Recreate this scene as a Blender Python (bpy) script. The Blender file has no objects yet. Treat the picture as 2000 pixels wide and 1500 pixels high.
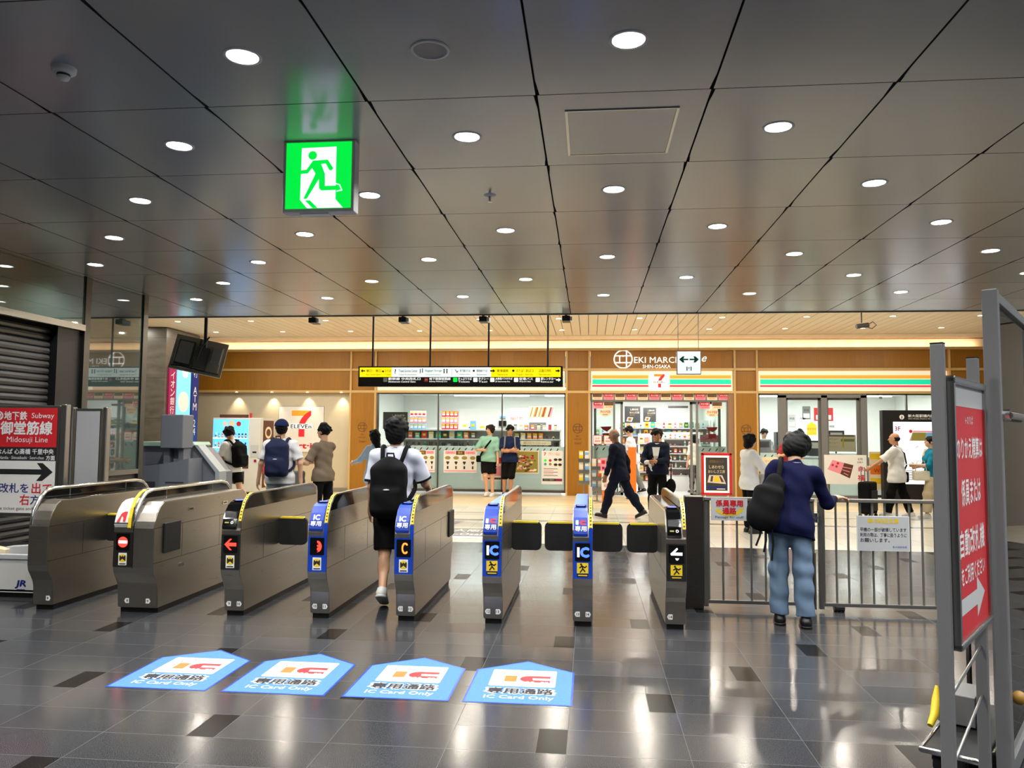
import bpy, bmesh, math, random
import numpy as np
from mathutils import Matrix, Vector
random.seed(7)
SC = bpy.context.scene
COL = SC.collection
PI = math.pi
R_ = math.radians

# ---------------------------------------------------------------- camera, world, exposure
CAM_YAW, CAM_PITCH, CAM_ROLL, FPX = .1003, .06495, .00733, 1515.0
cam = bpy.data.cameras.new('camera'); cam.sensor_fit = 'HORIZONTAL'; cam.sensor_width = 36
cam.lens = FPX / 2000 * 36; cam.clip_start = .05; cam.clip_end = 200
cam_o = bpy.data.objects.new('camera', cam); COL.objects.link(cam_o)
_f = Vector((-math.sin(CAM_YAW)*math.cos(CAM_PITCH), math.cos(CAM_YAW)*math.cos(CAM_PITCH), math.sin(CAM_PITCH)))
_r = Vector((math.cos(CAM_YAW), math.sin(CAM_YAW), 0)); _u = _r.cross(_f)
_r2 = _r*math.cos(CAM_ROLL) + _u*math.sin(CAM_ROLL); _u2 = _u*math.cos(CAM_ROLL) - _r*math.sin(CAM_ROLL)
cam_o.matrix_world = Matrix(((_r2.x,_u2.x,-_f.x,0),(_r2.y,_u2.y,-_f.y,0),(_r2.z,_u2.z,-_f.z,1.5),(0,0,0,1)))
SC.camera = cam_o
world = bpy.data.worlds.new('world'); SC.world = world; world.use_nodes = True
world.node_tree.nodes['Background'].inputs[0].default_value = (.80,.88,1.0,1)
world.node_tree.nodes['Background'].inputs[1].default_value = .34
SC.view_settings.view_transform = 'Standard'; SC.view_settings.look = 'None'
SC.view_settings.gamma = 1; SC.view_settings.use_curve_mapping = False
SC.view_settings.exposure = 0.15
SC.cycles.use_denoising = True
SC.cycles.max_bounces = 8; SC.cycles.diffuse_bounces = 4; SC.cycles.glossy_bounces = 4
SC.cycles.transparent_max_bounces = 16; SC.cycles.transmission_bounces = 6
SC.cycles.sample_clamp_indirect = 6; SC.cycles.caustics_reflective = False; SC.cycles.caustics_refractive = False
P_DOWN, P_WOOD, P_SHOP, P_SPOT = 27.0, 21.0, 40.0, 6.0      # lamp powers (W)
CEIL_Z, WOOD_Z, EDGE_Y, FAC_Y = 3.3, 3.85, 11.477, 19.4

# ---------------------------------------------------------------- materials
class X:                                              # node-graph arithmetic
    nt = None
    def __init__(s, o): s.o = o
    def _m(a, op, b=None, c=None):
        n = X.nt.nodes.new('ShaderNodeMath'); n.operation = op
        for i, v in enumerate((a, b, c)):
            if v is None: continue
            if isinstance(v, X): X.nt.links.new(v.o, n.inputs[i])
            else: n.inputs[i].default_value = v
        return X(n.outputs[0])
    def __add__(a, b): return X._m(a, 'ADD', b)
    def __sub__(a, b): return X._m(a, 'SUBTRACT', b)
    def __mul__(a, b): return X._m(a, 'MULTIPLY', b)
    def __truediv__(a, b): return X._m(a, 'DIVIDE', b)
    def fl(a): return X._m(a, 'FLOOR')
    def fr(a): return X._m(a, 'FRACT')
    def ab(a): return X._m(a, 'ABSOLUTE')
    def lt(a, b): return X._m(a, 'LESS_THAN', b)
    def gt(a, b): return X._m(a, 'GREATER_THAN', b)
    def mod(a, b): return X._m(a, 'FLOORED_MODULO', b)
    def mx(a, b): return X._m(a, 'MAXIMUM', b)
    def mn(a, b): return X._m(a, 'MINIMUM', b)
MATS = {}
def new_mat(name):
    m = bpy.data.materials.new(name); m.use_nodes = True; MATS[name] = m
    X.nt = m.node_tree
    return m, m.node_tree, m.node_tree.nodes['Principled BSDF']
def coords(nt):
    tc = nt.nodes.new('ShaderNodeNewGeometry')
    s = nt.nodes.new('ShaderNodeSeparateXYZ'); nt.links.new(tc.outputs['Position'], s.inputs[0])
    return X(s.outputs[0]), X(s.outputs[1]), X(s.outputs[2])
def vec(nt, x, y, z=0.0):
    c = nt.nodes.new('ShaderNodeCombineXYZ')
    for i, v in enumerate((x, y, z)):
        if isinstance(v, X): nt.links.new(v.o, c.inputs[i])
        else: c.inputs[i].default_value = v
    return c.outputs[0]
def noise(nt, v, scale, detail=2):
    n = nt.nodes.new('ShaderNodeTexNoise'); n.inputs['Scale'].default_value = scale; n.inputs['Detail'].default_value = detail
    if v is not None: nt.links.new(v, n.inputs['Vector'])
    return X(n.outputs[0])
def wnoise(nt, v):
    n = nt.nodes.new('ShaderNodeTexWhiteNoise'); nt.links.new(v, n.inputs['Vector']); return X(n.outputs['Value'])
def mixc(nt, fac, a, b):
    n = nt.nodes.new('ShaderNodeMix'); n.data_type = 'RGBA'
    if isinstance(fac, X): nt.links.new(fac.o, n.inputs[0])
    else: n.inputs[0].default_value = fac
    for k, v in ((6, a), (7, b)):
        if isinstance(v, tuple): n.inputs[k].default_value = (*v, 1)
        else: nt.links.new(v, n.inputs[k])
    return n.outputs[2]
def bump(nt, b, h, strength=.2, dist=.002):
    n = nt.nodes.new('ShaderNodeBump'); n.inputs['Strength'].default_value = strength; n.inputs['Distance'].default_value = dist
    nt.links.new(h.o, n.inputs['Height']); nt.links.new(n.outputs[0], b.inputs['Normal'])
def lin(r, g, b):                                     # 8-bit colour -> linear
    return tuple((c/255/12.92 if c <= 10 else ((c/255+.055)/1.055)**2.4) for c in (r, g, b))
def M(name, rgb=None, rough=.5, metal=0.0, es=0.0, spec=.5, var=0.0, vs=6.0, bmp=0.0, bs=80.0, coat=0.0):
    if name in MATS: return MATS[name]
    m, nt, b = new_mat(name); c = lin(*rgb)
    b.inputs['Base Color'].default_value = (*c, 1); b.inputs['Roughness'].default_value = rough
    b.inputs['Metallic'].default_value = metal; b.inputs['Specular IOR Level'].default_value = spec
    if coat: b.inputs['Coat Weight'].default_value = coat; b.inputs['Coat Roughness'].default_value = .05
    tc = nt.nodes.new('ShaderNodeTexCoord')
    n = noise(nt, tc.outputs['Object'], vs, 3)
    v = max(var, .03)
    nt.links.new(mixc(nt, n, tuple(x*(1-v) for x in c), tuple(min(1, x*(1+v)) for x in c)), b.inputs['Base Color'])
    if bmp: bump(nt, b, noise(nt, tc.outputs['Object'], bs, 2), bmp)
    if es:
        b.inputs['Emission Color'].default_value = (*c, 1); b.inputs['Emission Strength'].default_value = es
    return m

def special_materials():
    # dark polished granite tiles with small inset black tiles
    m, nt, b = new_mat('granite_tiles'); x, y, z = coords(nt)
    cx = (x + .11) / .578; cy = (y - 3.760) / .3065
    c = cx.fl(); q = cy.fl(); fx = cx.fr(); fy = cy.fr()
    joint = (fx.lt(.006)).mx(fy.lt(.012))
    tone = wnoise(nt, vec(nt, c, q)); sp = noise(nt, vec(nt, x, y), 260, 3); sp2 = noise(nt, vec(nt, x, y), 2.5, 3)
    col = mixc(nt, tone*.75 + sp2*.25, lin(37,39,43), lin(55,57,61))
    col = mixc(nt, (sp - .56).gt(0)*.5, col, lin(98,98,98))
    col = mixc(nt, (sp - .42).lt(0)*.55, col, lin(30,30,32))
    half = q*.5; even = half.fr().lt(.25)
    dia = (c + 1.0 - half).mod(3.0).lt(.25)
    dark = even * dia * fx.gt(.75)
    col = mixc(nt, dark, col, lin(17,16,16))
    col = mixc(nt, joint*.45, col, lin(88,88,86))
    nt.links.new(col, b.inputs['Base Color'])
    nt.links.new((tone*.04 + sp*.05 + .125 + joint*.3 + dark*.1).o, b.inputs['Roughness'])
    nt.links.new((dark*(-.28) + .36).o, b.inputs['Specular IOR Level'])
    bump(nt, b, noise(nt, vec(nt, x, y), 9, 2), .05, .004)
    # pale stone tiles of the concourse
    m, nt, b = new_mat('pale_tiles'); x, y, z = coords(nt)
    cx = (x + .11)/.6; cy = (y - 10.8)/.6
    joint = cx.fr().lt(.012).mx(cy.fr().lt(.012))
    tone = wnoise(nt, vec(nt, cx.fl(), cy.fl()))
    col = mixc(nt, tone*.6 + noise(nt, vec(nt, x, y), 30)*.4, lin(196,192,176), lin(216,212,198))
    band = (y - 13.62).ab().lt(.10).mx((y - 14.9).ab().lt(.04))
    col = mixc(nt, band, col, lin(112,110,104))
    col = mixc(nt, joint*.6, col, lin(130,126,116))
    nt.links.new(col, b.inputs['Base Color']); b.inputs['Roughness'].default_value = .22
    # wood-look plank floor before the shop
    m, nt, b = new_mat('plank_floor'); x, y, z = coords(nt)
    row = (y/.15).fl(); s = x/1.2 + wnoise(nt, vec(nt, row, 3.0)); pl = s.fl()
    tone = wnoise(nt, vec(nt, row, pl)); gr = noise(nt, vec(nt, x*1.5, y*30.0), 3, 4)
    col = mixc(nt, tone*.6 + gr*.4, lin(206,180,136), lin(238,218,180))
    col = mixc(nt, (y/.15).fr().lt(.03).mx(s.fr().lt(.004))*.5, col, lin(140,110,70))
    nt.links.new(col, b.inputs['Base Color']); b.inputs['Roughness'].default_value = .28
    # oak veneer (vertical grain)
    m, nt, b = new_mat('oak_veneer'); x, y, z = coords(nt)
    g = noise(nt, vec(nt, x*22.0, y*22.0, z*.9), 2.2, 5); st = wnoise(nt, vec(nt, (x/.32).fl(), 0.0))
    col = mixc(nt, g*.75 + st*.25, lin(132,86,14), lin(176,122,32))
    nt.links.new(col, b.inputs['Base Color']); b.inputs['Roughness'].default_value = .42
    # pale slat boards
    m, nt, b = new_mat('slat_boards'); x, y, z = coords(nt)
    g = noise(nt, vec(nt, x*24.0, y*.8), 2.0, 4); st = wnoise(nt, vec(nt, (x/.19).fl(), 1.0))
    nt.links.new(mixc(nt, g*.5 + st*.5, lin(240,222,192), lin(252,240,216)), b.inputs['Base Color']); b.inputs['Roughness'].default_value = .5
    # brushed stainless
    for nm, ca, cb, r0 in (('brushed_steel', (170,164,153), (194,188,177), .30), ('dark_steel', (92,90,86), (112,110,105), .34)):
        m, nt, b = new_mat(nm); x, y, z = coords(nt)
        g = noise(nt, vec(nt, x*3.0, y*3.0, z*160.0), 2.0, 3)
        nt.links.new(mixc(nt, g, lin(*ca), lin(*cb)), b.inputs['Base Color'])
        nt.links.new((g*.12 + r0 - .06).o, b.inputs['Roughness']); b.inputs['Metallic'].default_value = 1
        bump(nt, b, g, .03, .001)
    # grey lacquered ceiling panels
    m, nt, b = new_mat('grey_panel'); x, y, z = coords(nt)
    g = noise(nt, vec(nt, x, y), 1.3, 2); st = wnoise(nt, vec(nt, ((x+.284)/.917).fl(), ((y-4.006)/1.0844).fl()))
    nt.links.new(mixc(nt, g*.4 + st*.6, lin(146,149,152), lin(158,160,162)), b.inputs['Base Color'])
    nt.links.new((g*.08 + .17).o, b.inputs['Roughness']); b.inputs['Specular IOR Level'].default_value = .75
    # dark stone column cladding
    m, nt, b = new_mat('dark_stone'); x, y, z = coords(nt)
    g = noise(nt, vec(nt, x, y, z*3.0), 3.0, 6); j = (z/.9).fr().lt(.008)
    col = mixc(nt, g, lin(60,56,50), lin(112,106,96)); col = mixc(nt, j, col, lin(24,24,22))
    nt.links.new(col, b.inputs['Base Color']); b.inputs['Roughness'].default_value = .3
    # window glass: clear with a sharp reflection
    for nm, tint, k in (('clear_glass', (.93,.97,.95), 1.0), ('smoked_glass', (.70,.75,.73), 1.3)):
        m, nt, b = new_mat(nm); nt.nodes.remove(b)
        tr = nt.nodes.new('ShaderNodeBsdfTransparent'); tr.inputs[0].default_value = (*tint, 1)
        gl = nt.nodes.new('ShaderNodeBsdfGlossy'); gl.inputs['Roughness'].default_value = .02
        fr = nt.nodes.new('ShaderNodeFresnel'); fr.inputs[0].default_value = 1.45
        mx = nt.nodes.new('ShaderNodeMixShader'); f2 = X(fr.outputs[0])*k
        nt.links.new(f2.o, mx.inputs[0]); nt.links.new(tr.outputs[0], mx.inputs[1]); nt.links.new(gl.outputs[0], mx.inputs[2])
        nt.links.new(mx.outputs[0], nt.nodes['Material Output'].inputs[0])
    # dark green glazing of the closed shop: strongly mirroring
    m, nt, b = new_mat('green_glazing'); b.inputs['Base Color'].default_value = (*lin(62,76,72), 1)
    b.inputs['Roughness'].default_value = .02; b.inputs['IOR'].default_value = 2.3; b.inputs['Specular IOR Level'].default_value = .5
    x, y, z = coords(nt); nt.links.new(mixc(nt, noise(nt, vec(nt, y, z), 1.2), lin(56,70,66), lin(70,86,80)), b.inputs['Base Color'])
    # frosted film: part of the light behind it comes through
    m, nt, b = new_mat('frosted_film'); x, y, z = coords(nt); b.inputs['Roughness'].default_value = .3
    nt.links.new(mixc(nt, noise(nt, vec(nt, x, y, z), 2.0), lin(206,216,210), lin(222,230,224)), b.inputs['Base Color'])
    tr = nt.nodes.new('ShaderNodeBsdfTranslucent'); tr.inputs[0].default_value = (*lin(244,250,246), 1)
    mx = nt.nodes.new('ShaderNodeMixShader'); mx.inputs[0].default_value = .72
    nt.links.new(b.outputs[0], mx.inputs[1]); nt.links.new(tr.outputs[0], mx.inputs[2]); nt.links.new(mx.outputs[0], nt.nodes['Material Output'].inputs[0])
    # blue-grey floor sticker
    m, nt, b = new_mat('sticker_blue'); x, y, z = coords(nt)
    nt.links.new(mixc(nt, noise(nt, vec(nt, x, y), 60, 4), lin(66,112,184), lin(86,134,200)), b.inputs['Base Color']); b.inputs['Roughness'].default_value = .62; b.inputs['Specular IOR Level'].default_value = .2
special_materials()
for a in (('black',(16,16,17),.4),('white',(236,236,234),.45),('paper',(232,230,226),.6),('steel_trim',(176,176,172),.28,1.0),('chrome',(214,214,212),.12,1.0),
          ('blue_face',(14,62,172),.32),('blue_light',(70,120,230),.35),('yellow',(240,206,40),.45),('red',(204,36,44),.45),('orange',(238,122,36),.45),
          ('dark_grey',(58,58,58),.5),('mid_grey',(120,120,120),.5),('pale_grey',(196,198,200),.5),('rubber',(11,11,12),.6),('plinth_black',(10,10,10),.5),
          ('green_ink',(16,132,90),.5),('ink',(26,26,30),.6),('machine_grey',(124,128,136),.45),('machine_pale',(176,184,186),.4),('mint',(186,222,200),.35),
          ('beige_wall',(200,190,166),.7),('oak_trim',(206,172,112),.45),('shop_wall',(224,225,221),.6),('post_grey',(112,113,114),.4),('bar_grey',(128,125,117),.4,.5),('fence_grey',(84,82,78),.42),('brown_frame',(150,116,88),.4),('bronze',(96,94,92),.35,.6),
          ('gold',(150,112,40),.5),('magenta',(150,18,84),.5),('navy_ink',(24,40,120),.5),('pink',(240,150,170),.6),('brown',(92,52,34),.6),('cream',(244,226,190),.6),
          ('acrylic_black',(12,12,13),.06),('tv_back',(140,136,126),.45),('teal',(40,170,150),.5),('light_blue',(120,180,230),.5),('olive',(150,140,60),.6),('dirty_white',(214,214,210),.5)):
    M(a[0], a[1], a[2], a[3] if len(a) > 3 else 0)
M('sticker_white', (214,216,218), .7, spec=.15)
M('lamp', (255,253,248), es=14); M('lamp_warm', (255,236,204), es=8); M('tube', (246,252,255), es=6); M('led_warm', (255,214,150), es=5)
M('exit_green', (0,212,60), es=1.15); M('exit_white', (232,240,255), es=1.25); M('sign_white', (255,246,226), es=1.0); M('sign_yellow', (252,226,10), es=.95)
M('sign_pale', (226,240,236), es=.95); M('led_red', (255,50,36), es=2.6); M('led_white', (236,226,255), es=2.2); M('led_blue', (70,110,255), es=1.6); M('led_orange', (255,120,50), es=2.5)
M('pad_blue', (60,90,255), es=1.2); M('stripe_green', (10,206,160), es=.62); M('stripe_orange', (255,150,50), es=.68); M('stripe_red', (226,30,80), es=.65); M('band_white', (255,222,192), es=.5)
M('vend_blue', (90,180,255), es=1.1); M('vend_white', (226,242,255), es=1.3); M('map_white', (222,228,240), es=.8); M('atm_blue', (110,196,226), es=.8); M('letter_white', (255,255,255), es=.8)
M('toilet_white', (236,246,246), es=.85); M('logo_white', (255,250,240), es=.9); M('logo_red', (224,30,36), es=.6); M('logo_orange', (246,130,30), es=.7)

# ---------------------------------------------------------------- objects
def tag(o, label, cat, group=None, kind=None):
    if label: o['label'] = label
    if cat: o['category'] = cat
    if group: o['group'] = group
    if kind: o['kind'] = kind
    return o
def thing(name, label, cat, loc=(0,0,0), rz=0.0, group=None):
    o = bpy.data.objects.new(name, None); COL.objects.link(o); o.empty_display_size = .1
    o.location = loc; o.rotation_euler = (0, 0, rz)
    return tag(o, label, cat, group)
def dup(o, loc=None, rz=None, label=None, parent=None):
    c = o.copy(); COL.objects.link(c); c.parent = parent
    if loc is not None: c.location = loc
    if rz is not None: c.rotation_euler = (0, 0, rz)
    if label: c['label'] = label
    for ch in list(o.children): dup(ch, parent=c)
    return c
TXT = {}
def glyphs(s):
    k = s
    if k not in TXT:
        c = bpy.data.curves.new('lettering', 'FONT'); c.body = s; c.resolution_u = 2
        o = bpy.data.objects.new('lettering', c); COL.objects.link(o)
        me = bpy.data.meshes.new_from_object(o.evaluated_get(bpy.context.evaluated_depsgraph_get()))
        TXT[k] = ([v.co.copy() for v in me.vertices], [tuple(p.vertices) for p in me.polygons])
        bpy.data.objects.remove(o); bpy.data.curves.remove(c); bpy.data.meshes.remove(me)
    return TXT[k]
def FRONT(x, y, z): return Matrix(((1,0,0,x),(0,0,-1,y),(0,1,0,z),(0,0,0,1)))        # sign plane facing -Y
FLAT = Matrix.Identity(4)
class MB:
    def __init__(s, T=None): s.v=[]; s.f=[]; s.m=[]; s.sm=[]; s.mats=[]; s.T = T or Matrix.Identity(4)
    def mi(s, n):
        if n not in s.mats: s.mats.append(n)
        return s.mats.index(n)
    def add(s, vs, fs, mat, smooth=False):
        b = len(s.v); T = s.T; s.v.extend(T @ Vector(v) for v in vs); k = s.mi(mat)
        for f in fs: s.f.append(tuple(b+i for i in f)); s.m.append(k); s.sm.append(smooth)
        return s
    def bmadd(s, bm, mat, smooth=False):
        bm.verts.index_update(); s.add([v.co for v in bm.verts], [[v.index for v in f.verts] for f in bm.faces], mat, smooth); bm.free(); return s
    def box(s, x0, x1, y0, y1, z0, z1, mat, bev=0.0, seg=2):
        vs = [(x0,y0,z0),(x1,y0,z0),(x1,y1,z0),(x0,y1,z0),(x0,y0,z1),(x1,y0,z1),(x1,y1,z1),(x0,y1,z1)]
        fs = [(0,3,2,1),(4,5,6,7),(0,1,5,4),(1,2,6,5),(2,3,7,6),(3,0,4,7)]
        if not bev: return s.add(vs, fs, mat)
        bm = bmesh.new(); V = [bm.verts.new(v) for v in vs]; [bm.faces.new([V[i] for i in f]) for f in fs]
        bmesh.ops.bevel(bm, geom=list(bm.edges), offset=bev, segments=seg, affect='EDGES', profile=.5)
        return s.bmadd(bm, mat)
    def prism(s, poly, z0, z1, mat, bev=0.0, seg=1):
        n = len(poly)
        if sum(poly[i][0]*poly[(i+1)%n][1]-poly[(i+1)%n][0]*poly[i][1] for i in range(n)) < 0: poly = poly[::-1]
        vs = [(x,y,z0) for x,y in poly]+[(x,y,z1) for x,y in poly]
        fs = [tuple(range(n-1,-1,-1)), tuple(range(n,2*n))]+[(i,(i+1)%n,(i+1)%n+n,i+n) for i in range(n)]
        if not bev: return s.add(vs, fs, mat)
        bm = bmesh.new(); V = [bm.verts.new(v) for v in vs]; F = [bm.faces.new([V[i] for i in f]) for f in fs]
        bmesh.ops.bevel(bm, geom=list(F[0].edges)+list(F[1].edges), offset=bev, segments=seg, affect='EDGES')
        return s.bmadd(bm, mat)
    def plate(s, poly, z, mat):
        n = len(poly)
        if sum(poly[i][0]*poly[(i+1)%n][1]-poly[(i+1)%n][0]*poly[i][1] for i in range(n)) < 0: poly = poly[::-1]
        return s.add([(x,y,z) for x,y in poly], [tuple(range(n))], mat)
    def rect(s, x0, x1, y0, y1, z, mat): return s.plate([(x0,y0),(x1,y0),(x1,y1),(x0,y1)], z, mat)
    def rrect(s, x0, x1, y0, y1, r, z, mat, z1=None):
        p = []
        for cx, cy, a in ((x1-r,y0+r,-90),(x1-r,y1-r,0),(x0+r,y1-r,90),(x0+r,y0+r,180)):
            p += [(cx+r*math.cos(R_(a+t)), cy+r*math.sin(R_(a+t))) for t in (0,30,60,90)]
        return s.plate(p, z, mat) if z1 is None else s.prism(p, z, z1, mat)
    def disc(s, cx, cy, r, z, mat, n=24, ry=None): return s.plate([(cx+r*math.cos(2*PI*i/n), cy+(ry or r)*math.sin(2*PI*i/n)) for i in range(n)], z, mat)
    def ring(s, cx, cy, r0, r1, z, mat, n=32):
        vs = []; fs = []
        for i in range(n):
            a = 2*PI*i/n; vs += [(cx+r0*math.cos(a),cy+r0*math.sin(a),z),(cx+r1*math.cos(a),cy+r1*math.sin(a),z)]
            j = (i+1)%n; fs.append((2*i,2*i+1,2*j+1,2*j))
        return s.add(vs, fs, mat)
    def line(s, pts, w, z, mat):
        for (x0,y0),(x1,y1) in zip(pts, pts[1:]):
            d = Vector((x1-x0,y1-y0)); d.normalize(); nx, ny = -d.y*w/2, d.x*w/2; ex, ey = d.x*w*.3, d.y*w*.3
            s.plate([(x0-ex+nx,y0-ey+ny),(x0-ex-nx,y0-ey-ny),(x1+ex-nx,y1+ey-ny),(x1+ex+nx,y1+ey+ny)], z, mat)
        return s
    def tube(s, pts, r, mat, n=10, cap=True):
        P = [Vector(p) for p in pts]; rr = r if isinstance(r, (list, tuple)) else [r]*len(P)
        t0 = (P[1]-P[0]).normalized(); u = t0.orthogonal().normalized(); vs = []; fs = []
        for i, p in enumerate(P):
            t = (P[min(i+1,len(P)-1)]-P[max(i-1,0)]).normalized(); u = (u - t*u.dot(t)).normalized(); w = t.cross(u)
            vs += [p+(u*math.cos(2*PI*k/n)+w*math.sin(2*PI*k/n))*rr[i] for k in range(n)]
        for i in range(len(P)-1):
            for k in range(n): fs.append((i*n+k, i*n+(k+1)%n, (i+1)*n+(k+1)%n, (i+1)*n+k))
        s.add(vs, fs, mat, True)
        if cap: s.add(vs[:n], [tuple(range(n-1,-1,-1))], mat); s.add(vs[-n:], [tuple(range(n))], mat)
        return s
    def ell(s, c, r, mat, n=14, m=9):
        r = r if isinstance(r, (list, tuple)) else (r,r,r); vs = []; fs = []
        for j in range(m+1):
            for i in range(n):
                a = 2*PI*i/n; b = PI*j/m; vs.append((c[0]+r[0]*math.sin(b)*math.cos(a), c[1]+r[1]*math.sin(b)*math.sin(a), c[2]+r[2]*math.cos(b)))
        for j in range(m):
            for i in range(n): fs.append((j*n+i,(j+1)*n+i,(j+1)*n+(i+1)%n,j*n+(i+1)%n))
        return s.add(vs, fs, mat, True)
    def lathe(s, prof, mat, c=(0,0,0), n=28):
        vs = []; fs = []
        for r, z in prof: vs += [(c[0]+r*math.cos(2*PI*i/n), c[1]+r*math.sin(2*PI*i/n), c[2]+z) for i in range(n)]
        for j in range(len(prof)-1):
            for i in range(n): fs.append((j*n+i, j*n+(i+1)%n, (j+1)*n+(i+1)%n, (j+1)*n+i))
        return s.add(vs, fs, mat, True)
    def text(s, t, x, y, size, mat, z=0.0, ax='c', bold=0.0, w=None, shear=0.0):
        vs, fs = glyphs(t)
        x0 = min(v.x for v in vs); x1 = max(v.x for v in vs); y0 = min(v.y for v in vs); y1 = max(v.y for v in vs)
        sy = size/max(y1-y0, .3); sx = sy if w is None else w/(x1-x0)
        ox = {'c': -(x0+x1)/2, 'l': -x0, 'r': -x1}[ax]; oy = -(y0+y1)/2
        for k, (dx, dy) in enumerate(((0,0),) if bold < .008 else ((bold,0),(-bold,0),(0,bold),(0,-bold))):   # heavier strokes by overprinting
            s.add([((v.x+ox+dx)*sx+x+shear*(v.y+oy)*sy, (v.y+oy+dy)*sy+y, z+k*.00012) for v in vs], fs, mat)
        return s
    def build(s, name, parent=None, label=None, cat=None, group=None, kind=None, org=None):
        me = bpy.data.meshes.new(name); o = org or (0,0,0)
        me.from_pydata([(v[0]-o[0],v[1]-o[1],v[2]-o[2]) for v in s.v], [], s.f)
        for n in s.mats: me.materials.append(MATS[n])
        me.polygons.foreach_set('material_index', s.m); me.polygons.foreach_set('use_smooth', s.sm); me.update()
        ob = bpy.data.objects.new(name, me); COL.objects.link(ob); ob.parent = parent
        if org and not parent: ob.location = org
        return tag(ob, label, cat, group, kind)
def struct(mb, name): return mb.build(name, kind='structure')
# ---------------------------------------------------------------- floors
def slab(name, poly, z, mat, t=.06):
    m = MB(); m.prism(poly, z-t, z, mat); return struct(m, name)
slab('floor', [(-12,-6),(9.5,-6),(9.5,10.8),(-12,10.8)], 0, 'granite_tiles')
slab('floor.001', [(-12,10.8),(9.5,10.8),(9.5,16.3),(-12,16.3)], 0, 'pale_tiles')
slab('floor.002', [(-12,16.3),(9.5,16.3),(9.5,19.45),(-12,19.45)], 0, 'plank_floor')
M('shop_floor', (206,208,206), .2); slab('floor.003', [(-6.1,19.45),(9.5,19.45),(9.5,25.2),(-6.1,25.2)], 0, 'shop_floor')

# ---------------------------------------------------------------- grey panel ceiling with round cut-outs
PX, PY, CX0, CY0 = .917046, 1.08441, -.28433, 4.0058
HOLE = .078
def cell(i, j): return CX0+i*PX, CX0+(i+1)*PX, CY0+j*PY, min(CY0+(j+1)*PY, EDGE_Y)
lights = []
mb = MB()
for i in range(-12, 11):
    for j in range(-9, 7):
        x0, x1, y0, y1 = cell(i, j); gx, gy = .0055, .0035
        x0 += gx; x1 -= gx; y0 += gy; y1 -= gy
        cx, cy = CX0+(i+.5)*PX, CY0+(j+.5)*PY
        odd = (i+j) % 2 == 1 and j < 6
        vis = -4 <= j and -7 <= i <= 6
        if odd and vis and not (cx < -5.8 and cy < 9.6):
            lights.append((cx, cy)); n = 32; vs = []; fs = []
            for k in range(n):
                a = 2*PI*(k+.5)/n; dx, dy = math.cos(a), math.sin(a)
                s = min((x1-x0)/2/abs(dx) if abs(dx) > 1e-9 else 9e9, (y1-y0)/2/abs(dy) if abs(dy) > 1e-9 else 9e9)
                vs += [(cx+HOLE*dx, cy+HOLE*dy, CEIL_Z), (cx+s*dx, cy+s*dy, CEIL_Z)]
            for k in range(n): k2 = (k+1) % n; fs.append((2*k, 2*k2, 2*k2+1, 2*k+1))
            mb.add(vs, fs, 'grey_panel')
            for sx, sy in ((0,0),(1,0),(1,1),(0,1)):              # corner fillers
                X_, Y_ = (x0, x1)[sx], (y0, y1)[sy]
                best = sorted((abs(vs[2*k+1][0]-X_)+abs(vs[2*k+1][1]-Y_), k) for k in range(n))[:2]
                a, b = vs[2*best[0][1]+1], vs[2*best[1][1]+1]
                f = (0,1,2)
                if (Vector(b)-Vector(a)).cross(Vector((X_,Y_,CEIL_Z))-Vector(a)).z > 0: f = (0,2,1)
                mb.add([a, b, (X_,Y_,CEIL_Z)], [f], 'grey_panel')
        else:
            mb.add([(x0,y0,CEIL_Z),(x0,y1,CEIL_Z),(x1,y1,CEIL_Z),(x1,y0,CEIL_Z)], [(0,1,2,3)], 'grey_panel')
        mb.add([(x0,y0,CEIL_Z),(x1,y0,CEIL_Z),(x1,y1,CEIL_Z),(x0,y1,CEIL_Z),(x0,y0,CEIL_Z+.03),(x1,y0,CEIL_Z+.03),(x1,y1,CEIL_Z+.03),(x0,y1,CEIL_Z+.03)],
               [(0,1,5,4),(1,2,6,5),(2,3,7,6),(3,0,4,7)], 'dark_grey')
mb.box(-11.3, 9.8, -5.75, EDGE_Y-.02, CEIL_Z+.14, CEIL_Z+.18, 'black')
struct(mb, 'ceiling')
mb = MB(); mb.box(-11.3, 9.8, EDGE_Y, EDGE_Y+.05, CEIL_Z-.012, WOOD_Z+.05, 'dark_grey'); struct(mb, 'trim_1')
# pale slat ceiling
mb = MB(); x = -12.0
while x < 9.7:
    mb.box(x+.006, x+.184, EDGE_Y+.05, 18.25, WOOD_Z, WOOD_Z+.02, 'slat_boards'); x += .19
mb.box(-12, 9.8, EDGE_Y+.05, 19.9, WOOD_Z+.05, WOOD_Z+.08, 'brown'); mb.box(-12, 9.8, 18.25, 18.9, WOOD_Z-.02, WOOD_Z+.03, 'slat_boards')
struct(mb, 'ceiling.001')
mb = MB(); mb.box(-12, 9.8, 19.78, 19.9, 3.5, WOOD_Z+.06, 'slat_boards'); struct(mb, 'wall_back')     # lit strip above the shop front

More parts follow.
